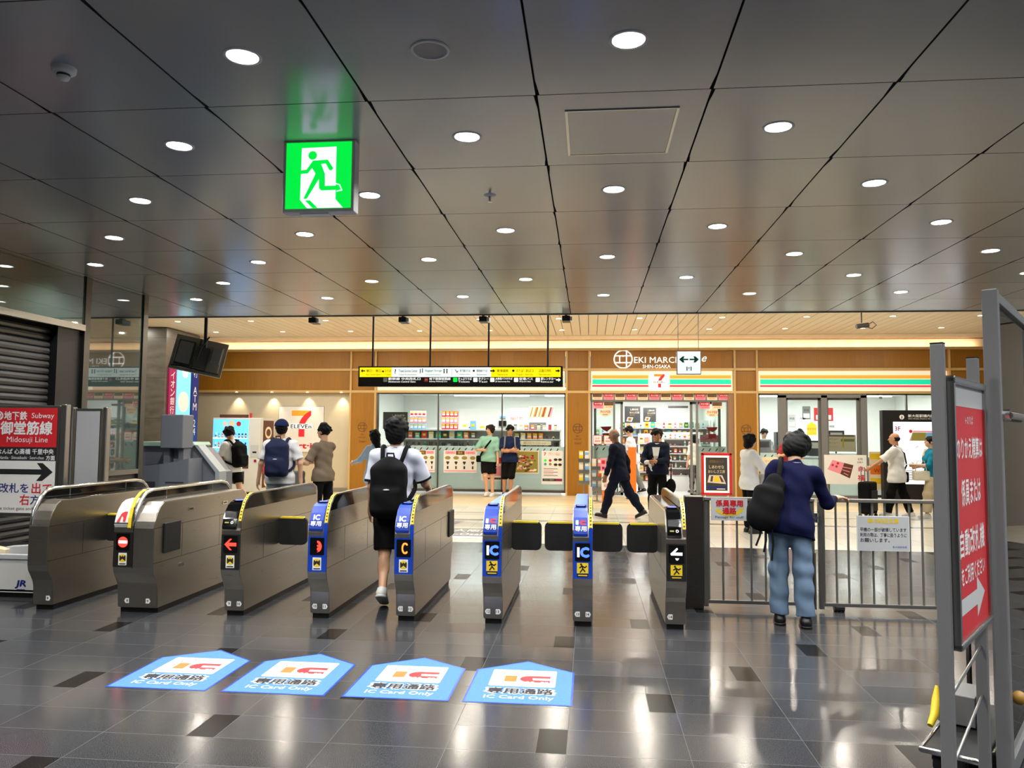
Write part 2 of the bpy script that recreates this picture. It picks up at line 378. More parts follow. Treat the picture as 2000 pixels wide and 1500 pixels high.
def area(name, loc, sx, sy, power, col=(1,1,1), parent=None, shape='RECTANGLE', rot=(0,0,0), spread=PI):
    L = bpy.data.lights.new(name, 'AREA'); L.shape = shape; L.size = sx
    if sy: L.size_y = sy
    L.energy = power; L.color = col; L.spread = spread
    o = bpy.data.objects.new(name, L); COL.objects.link(o); o.location = loc; o.rotation_euler = rot; o.parent = parent; return o
def downlight(name, z, s, lens, power, col, label, group):
    t = thing(name, label, 'ceiling light', (0,0,z), 0, group)
    m = MB(); m.lathe([(.071*s,.004),(.076*s,-.004),(.090*s,-.003),(.092*s,.0005),(.092*s,.006)], 'dirty_white'); m.build('trim_ring', t)
    m = MB(); m.lathe([(.056*s,.075*s),(.071*s,.004)][::-1], 'white'); m.build('reflector', t)
    m = MB(); m.add([(.056*s*math.cos(2*PI*k/24), -.056*s*math.sin(2*PI*k/24), .072*s) for k in range(24)], [tuple(range(24))], lens); m.build('lens', t)
    if power: area('lamp', (0,0,.045*s), .09*s, None, power, col, t, 'DISK')
    return t
d0 = None
for x, y in lights:
    if d0 is None:
        d0 = downlight('downlight', CEIL_Z, 1.0, 'lamp', P_DOWN, (1,.985,.955), 'round white recessed downlight glowing in grey metal panel ceiling', 'recessed downlights in the grey panel ceiling'); d0.location = (x, y, CEIL_Z)
    else: dup(d0, (x, y, CEIL_Z))
d0 = thing('slat_downlight', 'small warm white downlight in pale timber slat ceiling', 'ceiling light', (0,0,WOOD_Z), 0, 'small downlights in the timber slat ceiling')
m = MB(); m.lathe([(.058,-.004),(.062,-.009),(.075,-.008),(.078,-.001)], 'dirty_white'); m.build('trim_ring', d0)
m = MB(); m.add([(.059*math.cos(2*PI*k/24), -.059*math.sin(2*PI*k/24), -.005) for k in range(24)], [tuple(range(24))], 'lamp_warm'); m.build('lens', d0)
area('lamp', (0,0,-.012), .09, None, P_WOOD, (1,.93,.80), d0, 'DISK')
first = True
for yy in (13.9, 15.6, 17.3):
    for k in range(-8, 5):
        x = .99+1.62*k
        if first: d0.location = (x, yy, WOOD_Z); first = False
        else: dup(d0, (x, yy, WOOD_Z))

# ---------------------------------------------------------------- closed shop wall on one side: shutter, glazing, posts
XL = -5.85
mb = MB(); mb.box(XL-.2, XL, -6, 2.2, 0, CEIL_Z, 'dark_stone'); struct(mb, 'wall_left')
mb = MB(); mb.box(XL-.03, XL, 2.2, 8.40, 2.72, CEIL_Z, 'green_glazing'); struct(mb, 'wall_left.003')
mb = MB(); mb.box(XL-.02, XL, 8.50, 9.58, 1.02, CEIL_Z, 'green_glazing'); mb.box(XL-.2, XL-.02, 8.5, 9.6, 0, .96, 'dark_stone'); struct(mb, 'wall_left.004')
mb = MB(); mb.box(XL-.30, XL-.25, 2.2, 9.6, 0, CEIL_Z, 'black'); struct(mb, 'wall_left.005')
mb = MB()
mb.box(XL-.06, XL+.02, 8.40, 8.50, 0, CEIL_Z, 'dark_steel'); mb.box(XL-.06, XL+.02, 9.58, 9.68, 0, CEIL_Z, 'dark_steel')
mb.box(XL-.04, XL+.03, 2.2, 8.40, 2.66, 2.73, 'steel_trim'); mb.box(XL-.04, XL+.02, 8.5, 9.58, .96, 1.02, 'steel_trim'); mb.box(XL-.16, XL-.02, 8.0, 8.40, 0, 2.66, 'black')
struct(mb, 'trim_2')
mb = MB(); z = 0.02
while z < 2.64:                                          # roller shutter: curved slats
    mb.prism([(0,z),(.018,z+.012),(.026,z+.037),(.018,z+.062),(0,z+.072),(-.01,z+.072),(-.01,z)], 0, 5.8, 'bronze'); z += .075
for k, v in enumerate(mb.v): mb.v[k] = Vector((XL-.13+v.x, 2.2+v.z, v.y))
mb.build('roller_shutter', label='closed grey metal roller shutter behind the subway sign', cat='shutter')
# far left end: stone-clad booth with the cash machine signs
mb = MB(); mb.box(-12, -9.43, 16.4, 17.9, 0, WOOD_Z-.02, 'dark_stone'); struct(mb, 'wall_left.001')
mb = MB(); mb.box(-12.2, -12, 9.6, 19.9, 0, WOOD_Z+.05, 'dark_stone'); mb.box(-12, -10.6, 11.4, 11.5, 0, WOOD_Z, 'dark_stone'); struct(mb, 'wall_left.002')
mb = MB(); mb.box(9.5, 9.6, 11.4, 25, 0, WOOD_Z+.05, 'mid_grey'); struct(mb, 'wall_right')
mb = MB(); mb.box(-12, 9.6, -6.1, -6, 0, CEIL_Z+.1, 'mid_grey'); struct(mb, 'wall_front')
def vtext(m, s, x, y, size, mat, z, pitch=None):
    for k, ch in enumerate(s):
        if ch != ' ': m.text(ch, x, y-k*(pitch or size*1.15), size, mat, z)
SIDE = lambda x, y, z: Matrix(((0,0,1,x),(1,0,0,y),(0,1,0,z),(0,0,0,1)))           # sign plane facing +X
for nm, y0, y1, z0, z1, mt, s, lab in (('wall_sign',16.50,16.80,1.1,3.0,'magenta','イオン銀行 ATM','tall magenta vertical cash machine sign on stone booth corner'),
                                      ('wall_sign',17.50,17.82,1.1,3.3,'navy_ink','銀行 ATM 24','tall navy vertical cash machine sign beyond blue poster')):
    m = MB(SIDE(-9.425, 0, 0)); m.prism([(y0,z0),(y1,z0),(y1,z1),(y0,z1)], 0, .04, mt); vtext(m, s, (y0+y1)/2, z1-.22, .17, 'white', .042)
    m.build('wall_sign', label=lab, cat='sign')
m = MB(SIDE(-9.425, 0, 0)); m.prism([(16.86,.9),(17.46,.9),(17.46,3.35),(16.86,3.35)], 0, .03, 'atm_blue'); m.disc(17.16,2.2,.24,.032,'white'); m.rect(16.9,17.42,1.0,1.5,.032,'light_blue'); m.disc(17.2,2.9,.14,.032,'sign_pale')
m.build('advertising_panel', label='tall glowing light blue advertising panel on stone booth', cat='poster')

# ---------------------------------------------------------------- timber shop front
mb = MB(); Y = FAC_Y
def wood(x0, x1, z0, z1, y=Y, d=.12): mb.box(x0, x1, y, y+d, z0, z1, 'oak_veneer')
cols = [(-6.13,-5.44),(-.6,0.0),(3.5,4.07),(8.5,9.4)]
for x0, x1 in cols:
    wood(x0+.04, x1-.04, 0, 2.54, Y-.04, .3); wood(x0+.04, x1-.04, 2.6, 3.1); wood(x0+.04, x1-.04, 3.16, 3.6)
bays = [(-10.6,-6.13),(-5.44,-.6),(0,3.5),(4.07,8.5)]
for k, (x0, x1) in enumerate(bays):
    wood(x0+.02, x1-.02, 3.16, 3.6)
    if k == 0: wood(x0+.02, x1-.02, 2.6, 3.1)
struct(mb, 'wall_back.001')
mb = MB()
for z0, z1, dp in ((3.60,3.66,.10),(3.10,3.16,.04),(2.54,2.60,.05)): mb.box(-10.6, 9.5, Y-dp, Y+.16, z0, z1, 'oak_trim')
for x0, x1 in cols:
    for x in (x0, x1-.04 if x1 != 0 else x1-.04): mb.box(x, x+.045, Y-.055, Y+.16, 0, 3.6, 'oak_trim')
struct(mb, 'trim_3')
mb = MB(); mb.box(-12, -6.13, Y+.10, Y+.2, 0, 2.55, 'beige_wall'); mb.box(-12, -6.13, Y+.085, Y+.11, 0, .1, 'steel_trim')
struct(mb, 'wall_back.002')
mb = MB(); mb.box(-10.5, 9.4, Y+.22, Y+.26, 3.62, 3.66, 'led_warm'); mb.build('cove_light', label='long warm concealed light strip above the timber shop front', cat='ceiling light')
area('lamp', (-.5, Y+.24, 3.68), 19.6, .05, 74, (1,.80,.52), None, 'RECTANGLE', (PI, 0, 0))
# four grazing spots on the beige wall
for x in (-9.15, -8.2, -7.25, -6.35):
    t = thing('wall_washer', 'small recessed spot grazing the beige wall under timber band', 'wall light', (x, Y-.02, 2.545), 0, 'spots above the beige wall')
    m = MB(); m.lathe([(.0,.012),(.03,.012),(.035,-.004),(.045,-.004),(.045,.004)], 'lamp_warm', n=16); m.build('fitting', t)
    S = bpy.data.lights.new('lamp', 'SPOT'); S.energy = P_SPOT*4.5; S.spot_size = R_(78); S.spot_blend = .8; S.color = (1,.82,.55); S.shadow_soft_size = .02
    o = bpy.data.objects.new('lamp', S); COL.objects.link(o); o.location = (0, 0, -.02); o.rotation_euler = (R_(6), 0, 0); o.parent = t

# 7 logo, in the plane of a sign: centre (cx, cy), height h
def seven(m, cx, cy, h, z, back=True, white='logo_white', word=True):
    s = h/2
    P = lambda pts: [(cx+x*s, cy+y*s) for x, y in pts]
    if back: m.rect(cx-.62*s*1.1, cx+.62*s*1.1, cy-1.06*s, cy+1.06*s, z, white)
    m.plate(P([(-.75,.98),(.78,.98),(.70,.80),(.50,.58),(-.75,.58)]), z+.001, 'logo_orange')
    m.plate(P([(.78,.98),(.78,.62),(.52,.34),(.34,.06),(.30,-.02),(-.16,-.02),(-.08,.20),(.06,.44),(.28,.68),(.52,.86)]), z+.0015, 'logo_red')
    m.plate(P([(-.18,-.42),(.28,-.42),(.28,-1.0),(-.18,-1.0)]), z+.001, 'logo_red')
    if word: m.rect(cx-.86*s, cx+.86*s, cy-.40*s, cy-.04*s, z+.002, white); m.text('ELEVEn', cx, cy-.22*s, .30*s, 'green_ink' if False else 'ink', z+.003, bold=.03, w=1.6*s)
# backlit stripe bands
def band(x0, x1, logo, label):
    t = thing('fascia_sign', label, 'shop sign', ((x0+x1)/2, Y, 2.6))
    m = MB(); m.box(x0+.03, x1-.03, Y-.02, Y+.1, 2.6, 3.09, 'band_white'); m.build('light_panel', t, org=t.location)
    segs = [(x0+.06, x1-.06)] if not logo else [(x0+.06, logo-.26), (logo+.26, x1-.06)]
    for nm, za, zb, mt in (('orange_stripe',2.905,2.985,'stripe_orange'),('green_stripe',2.765,2.885,'stripe_green'),('red_stripe',2.70,2.742,'stripe_red')):
        m = MB()
        for a, b in segs: m.box(a, b, Y-.026, Y-.015, za, zb, mt)
        m.build(nm, t, org=t.location)
    if logo:
        m = MB(FRONT(logo, Y-.06, 0)); m.prism([(-.23,2.60),(.23,2.60),(.23,3.04),(-.23,3.04)], -.04, 0, 'logo_white'); seven(m, 0, 2.85, .34, .001, False); m.text('セブン-イレブン', 0, 2.64, .04, 'green_ink', .002)
        m.build('logo_panel', t, org=t.location)
    return t
band(-5.44, -.6, None, 'backlit orange green and red striped sign behind hanging black guide sign')
band(0, 3.5, 1.70, 'backlit striped convenience store sign with 7 logo above automatic door')
band(4.07, 8.5, None, 'backlit orange green and red striped sign above windows beside station map')
# ring emblem of the arcade
def emblem(m, cx, cy, r, z, mat, w=.12):
    m.ring(cx, cy, r*(1-w), r, z, mat); k = w*r
    for sy in (.36, -.36): m.line([(cx-.86*r, cy+sy*r), (cx+.86*r, cy+sy*r)], k, z, mat)
    m.line([(cx-.36*r, cy+.36*r), (cx-.36*r, cy-.36*r)], k, z, mat); m.line([(cx+.36*r, cy+.86*r), (cx+.36*r, cy-.86*r)], k, z, mat)
    m.line([(cx-.0*r, cy+.36*r), (cx+.0*r, cy+.3*r)], k, z, mat)
t = thing('arcade_sign', 'white raised shopping arcade name with ring emblem on timber above door', 'sign', (1.6, Y, 3.38))
m = MB(FRONT(0, Y-.03, 0)); emblem(m, .82, 3.385, .235, 0, 'letter_white'); m.build('emblem', t, org=t.location)
m = MB(FRONT(0, Y-.03, 0)); m.text('EKI MARCHÉ', 1.09, 3.385, .19, 'letter_white', 0, 'l', w=1.27); m.text('SHIN-OSAKA', 1.30, 3.205, .085, 'letter_white', 0, 'l', w=.68)
m.build('lettering', t, org=t.location)
m = MB(FRONT(0, Y-.03, 0)); m.text('e', 2.74, 3.385, .13, 'letter_white', 0, 'l', shear=.4); m.build('script_letter', t, org=t.location)
for x in (-5.78, -.3, 3.78):
    m = MB(FRONT(x, Y-.045, 0)); emblem(m, 0, 1.66, .12, 0, 'brown', .09); m.text('EKI', 0, 1.47, .04, 'brown'); m.text('MARCHÉ', 0, 1.40, .04, 'brown'); m.text('Soeur', .01, 1.30, .06, 'brown', w=.18, shear=.3)
    m.build('column_emblem', label={-5.78:'brown ring emblem printed on timber column beside beige wall', -.3:'brown ring emblem on timber column behind leaflet rack', 3.78:'brown ring emblem on timber column above the woman in white blouse'}[x], cat='emblem')
# ---------------------------------------------------------------- ticket gates
GY, GL = 6.2, 1.60                                       # front foot line, length of the foot
def mirror_profile(front, top):                          # (y,z) outline of a gate body, front to back
    back = [(GL-y, z) for y, z in reversed(front)]
    return front + top + back
FRONT_P = [(0,.045),(0,.215),(-.012,.25),(-.045,.295),(-.078,.335),(-.09,.385),(-.09,.705),(-.075,.76),(-.045,.83),(.0,.885),(.05,.915)]
def yz(m, prof, x0, x1, mat, bev=.006):                  # prism of a (y,z) outline between two x
    k = len(m.v); m.prism(prof, x0, x1, mat, bev, 2)
    for i in range(k, len(m.v)): v = m.v[i]; m.v[i] = Vector((v.z, v.x, v.y))
def glyph_display(m, kind):                              # lit symbol, on a local plane centred at 0,0, about .1 across
    if kind == 'noentry':
        m.disc(0,0,.043,0,'led_red'); m.rect(-.036,.036,-.010,.012,.0006,'led_white')
    elif kind == 'arrow': m.plate([(-.05,0),(-.005,.045),(.012,.045),(-.018,.014),(.05,.014),(.05,-.014),(-.018,-.014),(.012,-.045),(-.005,-.045)],0,'led_red')
    elif kind == 'half':
        m.plate([(0,-.045)]+[(.002+.036*math.cos(R_(a)),.045*math.sin(R_(a))) for a in range(-90,91,15)]+[(0,.045),(0,.03),(.018,.015),(0,.012),(0,-.002),(.018,-.006),(0,-.012),(0,-.03),(.014,-.034)],0,'led_red')
    elif kind == 'c':
        for a in range(50, 311, 13): m.rect(.012+.022*math.cos(R_(a))-.006,.012+.022*math.cos(R_(a))+.006,.038*math.sin(R_(a))-.006,.038*math.sin(R_(a))+.006,0,'led_orange')
    elif kind == 'ic': m.rect(-.042,-.024,-.037,.037,0,'led_white'); m.text('C',.016,0,.07,'led_blue',0,bold=.06)
    elif kind == 'white_arrow':
        m.plate([(-.045,.004),(.004,.05),(.012,.04),(-.012,.014),(.045,.014),(.045,-.008),(-.04,-.008)],0,'led_white'); m.plate([(-.01,-.03),(.02,-.03),(.01,-.045),(0,-.045)],0,'led_white')
def gate(px, w, kind, nums, disp, label, blue, flaps=(), guard='plate', sticker='white', wide=False):
    t = thing('ticket_gate', label, 'ticket gate', (px, GY, 0), 0, 'automatic ticket gates in a row')
    h = w/2
    m = MB(); m.box(-h+.012, h-.012, .03, GL-.03, 0, .05, 'plinth_black'); m.build('plinth', t)
    m = MB(); yz(m, mirror_profile(FRONT_P, []), -h, h, 'brushed_steel')
    for z in (.705, .42):                                # panel seams down both sides
        for s in (-1, 1): m.box(s*h-.0008, s*h+.0008, -.085, GL+.085, z-.002, z+.002, 'black')
    for y in (.36, 1.05):
        for s in (-1, 1): m.box(s*h-.0008, s*h+.0008, y-.002, y+.002, .42, .705, 'black')
    if wide:
        m.box(-.006, .0, -.0915, -.09, .38, .88, 'black')
        for y in (.5, 1.15): m.box(h-.0005, h+.004, y-.05, y+.05, .80, .83, 'chrome'); m.box(h, h+.0045, y-.035, y+.03, .808, .822, 'black')
        m.box(h-.0005, h+.004, .30, .40, .33, .36, 'chrome')
    m.build('body', t)
    cx = -h/2 if wide else 0.0; hw = (h/2 if wide else h)-.004
    F = lambda y: Matrix(((1,0,0,cx),(0,0,-1,y),(0,1,0,0),(0,0,0,1)))
    if nums != ['8'] :
        m = MB(F(-.0905)); m.rrect(-hw, hw, .39, .672, .006, 0, 'blue_face' if blue else 'dark_steel', .003); m.build('front_panel', t)
    if disp:
        m = MB(F(-.094)); m.rrect(-.058, .058, .525, .662, .006, 0, 'acrylic_black', .003); d = m.build('display', t)
        m = MB(F(-.0975)); m.T = m.T @ Matrix.Translation((0,.593,0)); glyph_display(m, disp); m.build('display_symbol', d)
        if blue:
            m = MB(); yz(m, [(-.0905,.675),(-.0945,.675),(-.0930,.70),(-.084,.775),(-.081,.775),(-.0885,.70)], h-.030, h-.001, 'blue_face', 0); m.build('corner_panel', t)
        m = MB(F(-.094))
        if sticker == 'white':
            m.rect(-.036,.036,.405,.505,0,'white'); m.disc(0,.462,.033,.0004,'yellow'); m.plate([(-.026,.488),(0,.466),(.026,.488),(.026,.436),(0,.458),(-.026,.436)],.0008,'ink'); m.disc(0,.474,.007,.0009,'ink'); m.rect(-.028,.028,.411,.420,.0006,'ink')
        else:
            m.rect(-.044,.044,.432,.512,0,'yellow'); m.rect(-.044,.044,.402,.430,0,'ink'); m.rect(-.034,.036,.412,.420,.0004,'yellow')
            for a in ([(-.018,.44),(.002,.466),(-.006,.492)],[(.002,.466),(.018,.446)],[(-.022,.474),(-.004,.488),(.016,.476),(.03,.486)]): m.line(a,.010,.0006,'ink')
            m.disc(-.012,.500,.008,.0006,'ink')
        m.build('warning_sticker', t)
    for k, n in enumerate(nums):                         # hexagonal number badges near the foot
        s = (-1 if k == 0 and (len(nums) > 1 or px > 0) else 1)
        m = MB(Matrix(((1,0,0,s*h*.52),(0,0,-1,-.002),(0,1,0,.10),(0,0,0,1))))
        m.plate([(s*.024,0),(s*.012,.02),(-s*.018,.02),(-s*.018,-.02),(s*.012,-.02)],0,'white'); m.text(n,-s*.002,0,.02,'ink',.0005,bold=.02); m.build('number_badge', t)
    if disp:                                             # card reader hump on the sloping nose
        tilt = math.atan2(.15, .09)
        m = MB()
        prof = [(-.098,.715),(-.105,.735),(-.085,.80),(-.05,.855),(-.005,.905),(.04,.925),(.14,.935),(.14,.90),(.04,.90),(-.05,.80),(-.09,.715)]
        x0, x1 = cx-hw+.004, cx+hw-(.034 if not wide else .03)
        yz(m, prof, x0, x1, {'blue':'blue_face','A':'white','black':'acrylic_black'}[kind], .004)
        rd = m.build('card_reader', t)
        rc = (x0+x1)/2; rw = (x1-x0)/2-.006
        sl = math.atan2(.855-.735, -.05+.105)            # slope of the lettering face
        S = Matrix.Translation((rc, -.079, .795)) @ Matrix.Rotation(sl, 4, 'X') @ Matrix.Translation((0,0,.008))
        m = MB(S)
        if kind == 'blue':
            if disp == 'ic': m.rrect(-rw*.8,-rw*.35,.004,.042,.006,0,'white'); m.plate([(-rw*.2,.022),(rw*.1,.042),(rw*.85,.042),(rw*.85,.030),(rw*.2,.026),(rw*.2,.018),(rw*.85,.014),(rw*.85,.004),(rw*.1,.004)],0,'red')
            else: m.text('IC',0,.026,.042,'white',0,bold=.05)
            m.text('専用',0,-.026,.042,'white',0,bold=.02,w=.088)
        elif kind == 'A':
            m.plate([(-.045,-.045),(-.02,.03),(.005,.045),(.03,.045),(.03,-.04),(.008,-.04),(.004,-.005),(-.01,.005),(-.022,-.045)],0,'red'); m.rrect(-rw,rw,-.062,-.05,.003,.0005,'black')
        else:
            m.rrect(-rw*.95,rw*.8,.006,.056,.008,0,'chrome'); m.rrect(-rw*.75,rw*.62,.014,.048,.005,.0006,'black'); m.ring(rw*.45,-.032,.006,.012,0,'white',14); m.rect(-rw*.7,-rw*.05,-.038,-.026,0,'olive')
        m.build('reader_lettering', rd)
        if kind != 'A':                                  # glowing touch pad on top
            S2 = Matrix.Translation((rc, .085, .9345)) @ Matrix.Rotation(R_(3), 4, 'X')
            m = MB(S2); m.rrect(-rw*.85, rw*.85, -.045, .045, .01, -.002, 'acrylic_black', .003); m.disc(0,0,rw*.72,.0036,'pad_blue',24,.034); m.disc(0,0,rw*.4,.004,'blue_face',20,.018); m.build('touch_pad', rd)
        m = MB(); m.box(x0, x1, .16, 1.42, .913, .93, 'blue_light' if disp == 'ic' else 'acrylic_black', .004); m.build('top_cover', t)
    else:
        m = MB(); m.box(-h*.4, h*.9, .16, 1.42, .913, .922, 'acrylic_black', .003); m.build('top_cover', t)
    arc = [(-.088,.70),(-.078,.78),(-.05,.86),(-.005,.93),(.06,.978),(.13,.997)]
    if guard == 'plate':                                 # upright guard along one long side
        gx0, gx1 = h-.030, h-.001
        m = MB(); yz(m, arc+[(1.45,.997),(1.58,.985),(GL+.07,.95),(GL+.09,.90),(GL+.09,.70)], gx0, gx1, 'steel_trim', .003); g = m.build('side_guard', t)
        m = MB()
        for a, b in ((gx1, gx1+.003), (gx0-.003, gx0)): yz(m, [(-.03,.872),(.0,.918),(.065,.968),(.135,.986),(1.45,.986),(1.56,.975),(1.62,.945),(1.64,.872)], a, b, 'acrylic_black' , 0)
        m.build('guard_panel', g)
        m = MB(); yz(m, [(y-.003, z+.002) for y, z in arc[1:]]+[(y+.004, z-.001) for y, z in reversed(arc[1:])], gx0+.003, gx1-.003, 'yellow', 0)
        for q in (.74+.10, .90, .955): pass
        n0 = 0
        for (ya, za), (yb, zb) in zip(arc[1:], arc[2:]):
            dy, dz = yb-ya, zb-za; L = math.hypot(dy, dz); nrm = (-dz/L, dy/L)
            for f in (.2, .55, .85):
                yy, zz = ya+dy*f+nrm[0]*.0042, za+dz*f+nrm[1]*.0042
                m.add([(gx0+.009, yy, zz),(gx1-.009, yy, zz),(gx1-.009, yy+dy/L*.012, zz+dz/L*.012),(gx0+.009, yy+dy/L*.012, zz+dz/L*.012)], [(0,1,2,3)], 'ink')
        m.build('caution_strip', g)
    else:                                                # loop rail with dark glass under it
        gx = -h+.02 if not wide else -.02
        if px > -4.2 : gx = .0
        P = [(gx, -.085, .72), (gx, -.06, .84), (gx, .0, .93), (gx, .07, .985), (gx, .16, 1.005), (gx, 1.40, 1.005), (gx, 1.52, .985), (gx, 1.60, .93), (gx, 1.65, .84), (gx, 1.67, .72)]
        m = MB(); m.tube(P, .016, 'chrome', 12)
        for y in (.38, 1.22): m.tube([(gx, y, .915), (gx, y, 1.0)], .008, 'chrome', 8)
        g = m.build('loop_rail', t)
        m = MB(); yz(m, [(-.06,.80),(-.045,.85),(.005,.92),(.075,.975),(.16,.992),(1.40,.992),(1.51,.972),(1.59,.92),(1.63,.84),(1.62,.80)], gx-.004, gx+.004, 'acrylic_black', 0); m.build('glass_panel', g)
        if disp:
            m = MB(); yz(m, [(y-.024, z+.012) for y, z in arc]+[(y-.016, z+.008) for y, z in reversed(arc)], gx-.045, gx-.018, 'yellow', 0); m.build('caution_strip', g)
    for s, y0, closed in flaps:                          # swing flaps across the aisle, or folded flat
        m = MB(); x = s*h
        if closed:
            S = Matrix(((s,0,0,x),(0,0,-1,y0),(0,1,0,0),(0,0,0,1))); m.T = S
            m.rrect(-.01, .262, .485, .735, .045, 0, 'rubber', .03)
            if s < 0: m.f = [f[::-1] for f in m.f]
            k = len(m.f); m.rrect(.01, .235, .722, .737, .007, -.002, 'yellow', .032)
            if s < 0: m.f = m.f[:k] + [f[::-1] for f in m.f[k:]]
        else: m.box(min(x, x+s*.016), max(x, x+s*.016), y0, y0+.26, .485, .735, 'rubber', .006)
        m.build('flap', t)
    return t
YF = .72
gate(-4.575, .18, None, ['8'], None, 'end ticket gate with loop rail and no display, beside the subway signboard', False, ((1, YF, True),), 'loop')
gate(-3.735, .35, 'A', ['8','9'], 'noentry', 'double-width ticket gate with red no-entry display and loop rail', False, ((-1, YF, True), (1, .05, False)), 'loop', wide=True)
gate(-2.90, .165, 'black', ['9','10'], 'arrow', 'steel ticket gate with red arrow display and black card reader', False, ((1, YF, True),))
gate(-2.175, .16, 'blue', ['10','11'], 'half', 'blue-faced ticket gate with red half symbol beside the walking boy', True, ((1, 1.42, False),))
gate(-1.468, .155, 'blue', ['11','12'], 'c', 'blue-faced ticket gate with orange letter C display', True, ((1, 1.42, False),))
gate(-.762, .155, 'blue', ['12','13'], 'ic', 'blue-faced ticket gate numbered 12 and 13 showing IC display', True, ((1, YF, True),), sticker='yellow')
gate(-.055, .155, 'blue', ['13','14'], 'ic', 'blue-faced ticket gate numbered 13 and 14 showing IC display', True, ((-1, YF, True), (1, YF, True)), sticker='yellow')
gate(.66, .155, 'black', ['14'], 'white_arrow', 'ticket gate with pale arrow display next to the staff passage post', False, ((-1, YF, True),), sticker='yellow')

# ---------------------------------------------------------------- barrier fence at the staff passage
FY = 7.02
m = MB(); m.box(.83, .985, FY-.06, FY+.06, 0, .975, 'dark_steel', .008); m.build('barrier_post', label='wide dark steel post between end ticket gate and staff fence', cat='post')
def leaf(x0, x1, name, label, n):
    t = thing(name, label, 'barrier', ((x0+x1)/2, FY, 0), 0, 'staff passage fence leaves')
    o = t.location
    m = MB(); m.box(x0-.005, x1+.01, FY-.03, FY+.03, .935, .965, 'bar_grey', .006); m.build('top_rail', t, org=o)
    m = MB(); m.box(x0, x1, FY-.015, FY+.015, .045, .075, 'fence_grey', .004); m.build('bottom_rail', t, org=o)
    for k in range(n):
        x = x0+.04+(x1-x0-.08)*k/(n-1); m = MB(); m.tube([(x,FY,.07),(x,FY,.94)], .0095, 'bar_grey', 10); m.build('bar', t, org=o)
    for x in (x0+.012, x1-.012):
        m = MB(); m.box(x-.02, x+.02, FY-.02, FY+.02, .02, .935, 'fence_grey', .004); m.build('post', t, org=o)
    return t
t1 = leaf(1.0, 1.925, 'fence_gate', 'short leaf of steel bar fence carrying the red and yellow staff sign', 8)
t2 = leaf(1.975, 2.97, 'fence_gate', 'long leaf of steel bar fence carrying the white notice board', 10)
m = MB(); m.tube([(1.95,FY-.02,.76),(1.95,FY-.02,.84)],.02,'chrome'); m.box(1.88,1.96,FY-.05,FY-.0205,.79,.81,'chrome',.004); m.tube([(1.93,FY-.03,.02),(1.93,FY-.03,.5)],.008,'fence_grey'); m.build('latch', t1, org=t1.location)
t = t2
m = MB(); m.box(2.09,2.17,FY-.04,FY+.04,.022,.05,'rubber',.004); m.build('caster_bracket', t, org=t.location)
for x in (2.10, 2.13, 2.16): m = MB(); m.tube([(x-.012,FY,.025),(x+.012,FY,.025)],.025,'black',14); m.build('wheel', t, org=t.location)
m = MB(FRONT(1.21, FY-.045, .87)); m.prism([(-.155,-.105),(.155,-.105),(.155,.085),(-.155,.085)],-.01,0,'pale_grey')
for a0 in range(200, 341, 7):
    a, b = R_(a0), R_(a0+7.2); m.plate([(.13*math.cos(a),.02+.085*math.sin(a)),(.13*math.cos(b),.02+.085*math.sin(b)),(.095*math.cos(b),.02+.062*math.sin(b)),(.095*math.cos(a),.02+.062*math.sin(a))],.001,'yellow')
m.text('係員専用',0,.045,.055,'red',.003,bold=.04); m.text('通路',0,-.02,.055,'red',.003,bold=.04); m.text('Passage for staff',0,-.078,.026,'ink',.003,w=.24)
m.build('staff_sign', label='grey plate with red characters over yellow curve hung on fence', cat='sign')
m = MB(FRONT(2.495, FY-.040, .68)); m.prism([(-.215,-.15),(.215,-.15),(.215,.145),(-.215,.145)],-.012,0,'white'); m.rect(-.21,.21,-.145,.14,.0005,'pale_grey')
m.text('扉の取扱注意',0,.105,.04,'yellow',.002,bold=.03); m.text('平機の一部が破損しています',0,.03,.034,'ink',.001,w=.38,bold=.015); m.text('利用の際は、丁寧に扱うように',0,-.015,.034,'ink',.001,w=.38,bold=.015); m.text('お願いします。',-.19,-.06,.034,'ink',.001,'l',.015); m.text('新大阪駅係員',.19,-.115,.018,'blue_face',.001,'r')
m.build('notice_board', label='pale notice board with black Japanese lines hung on fence bars', cat='sign')

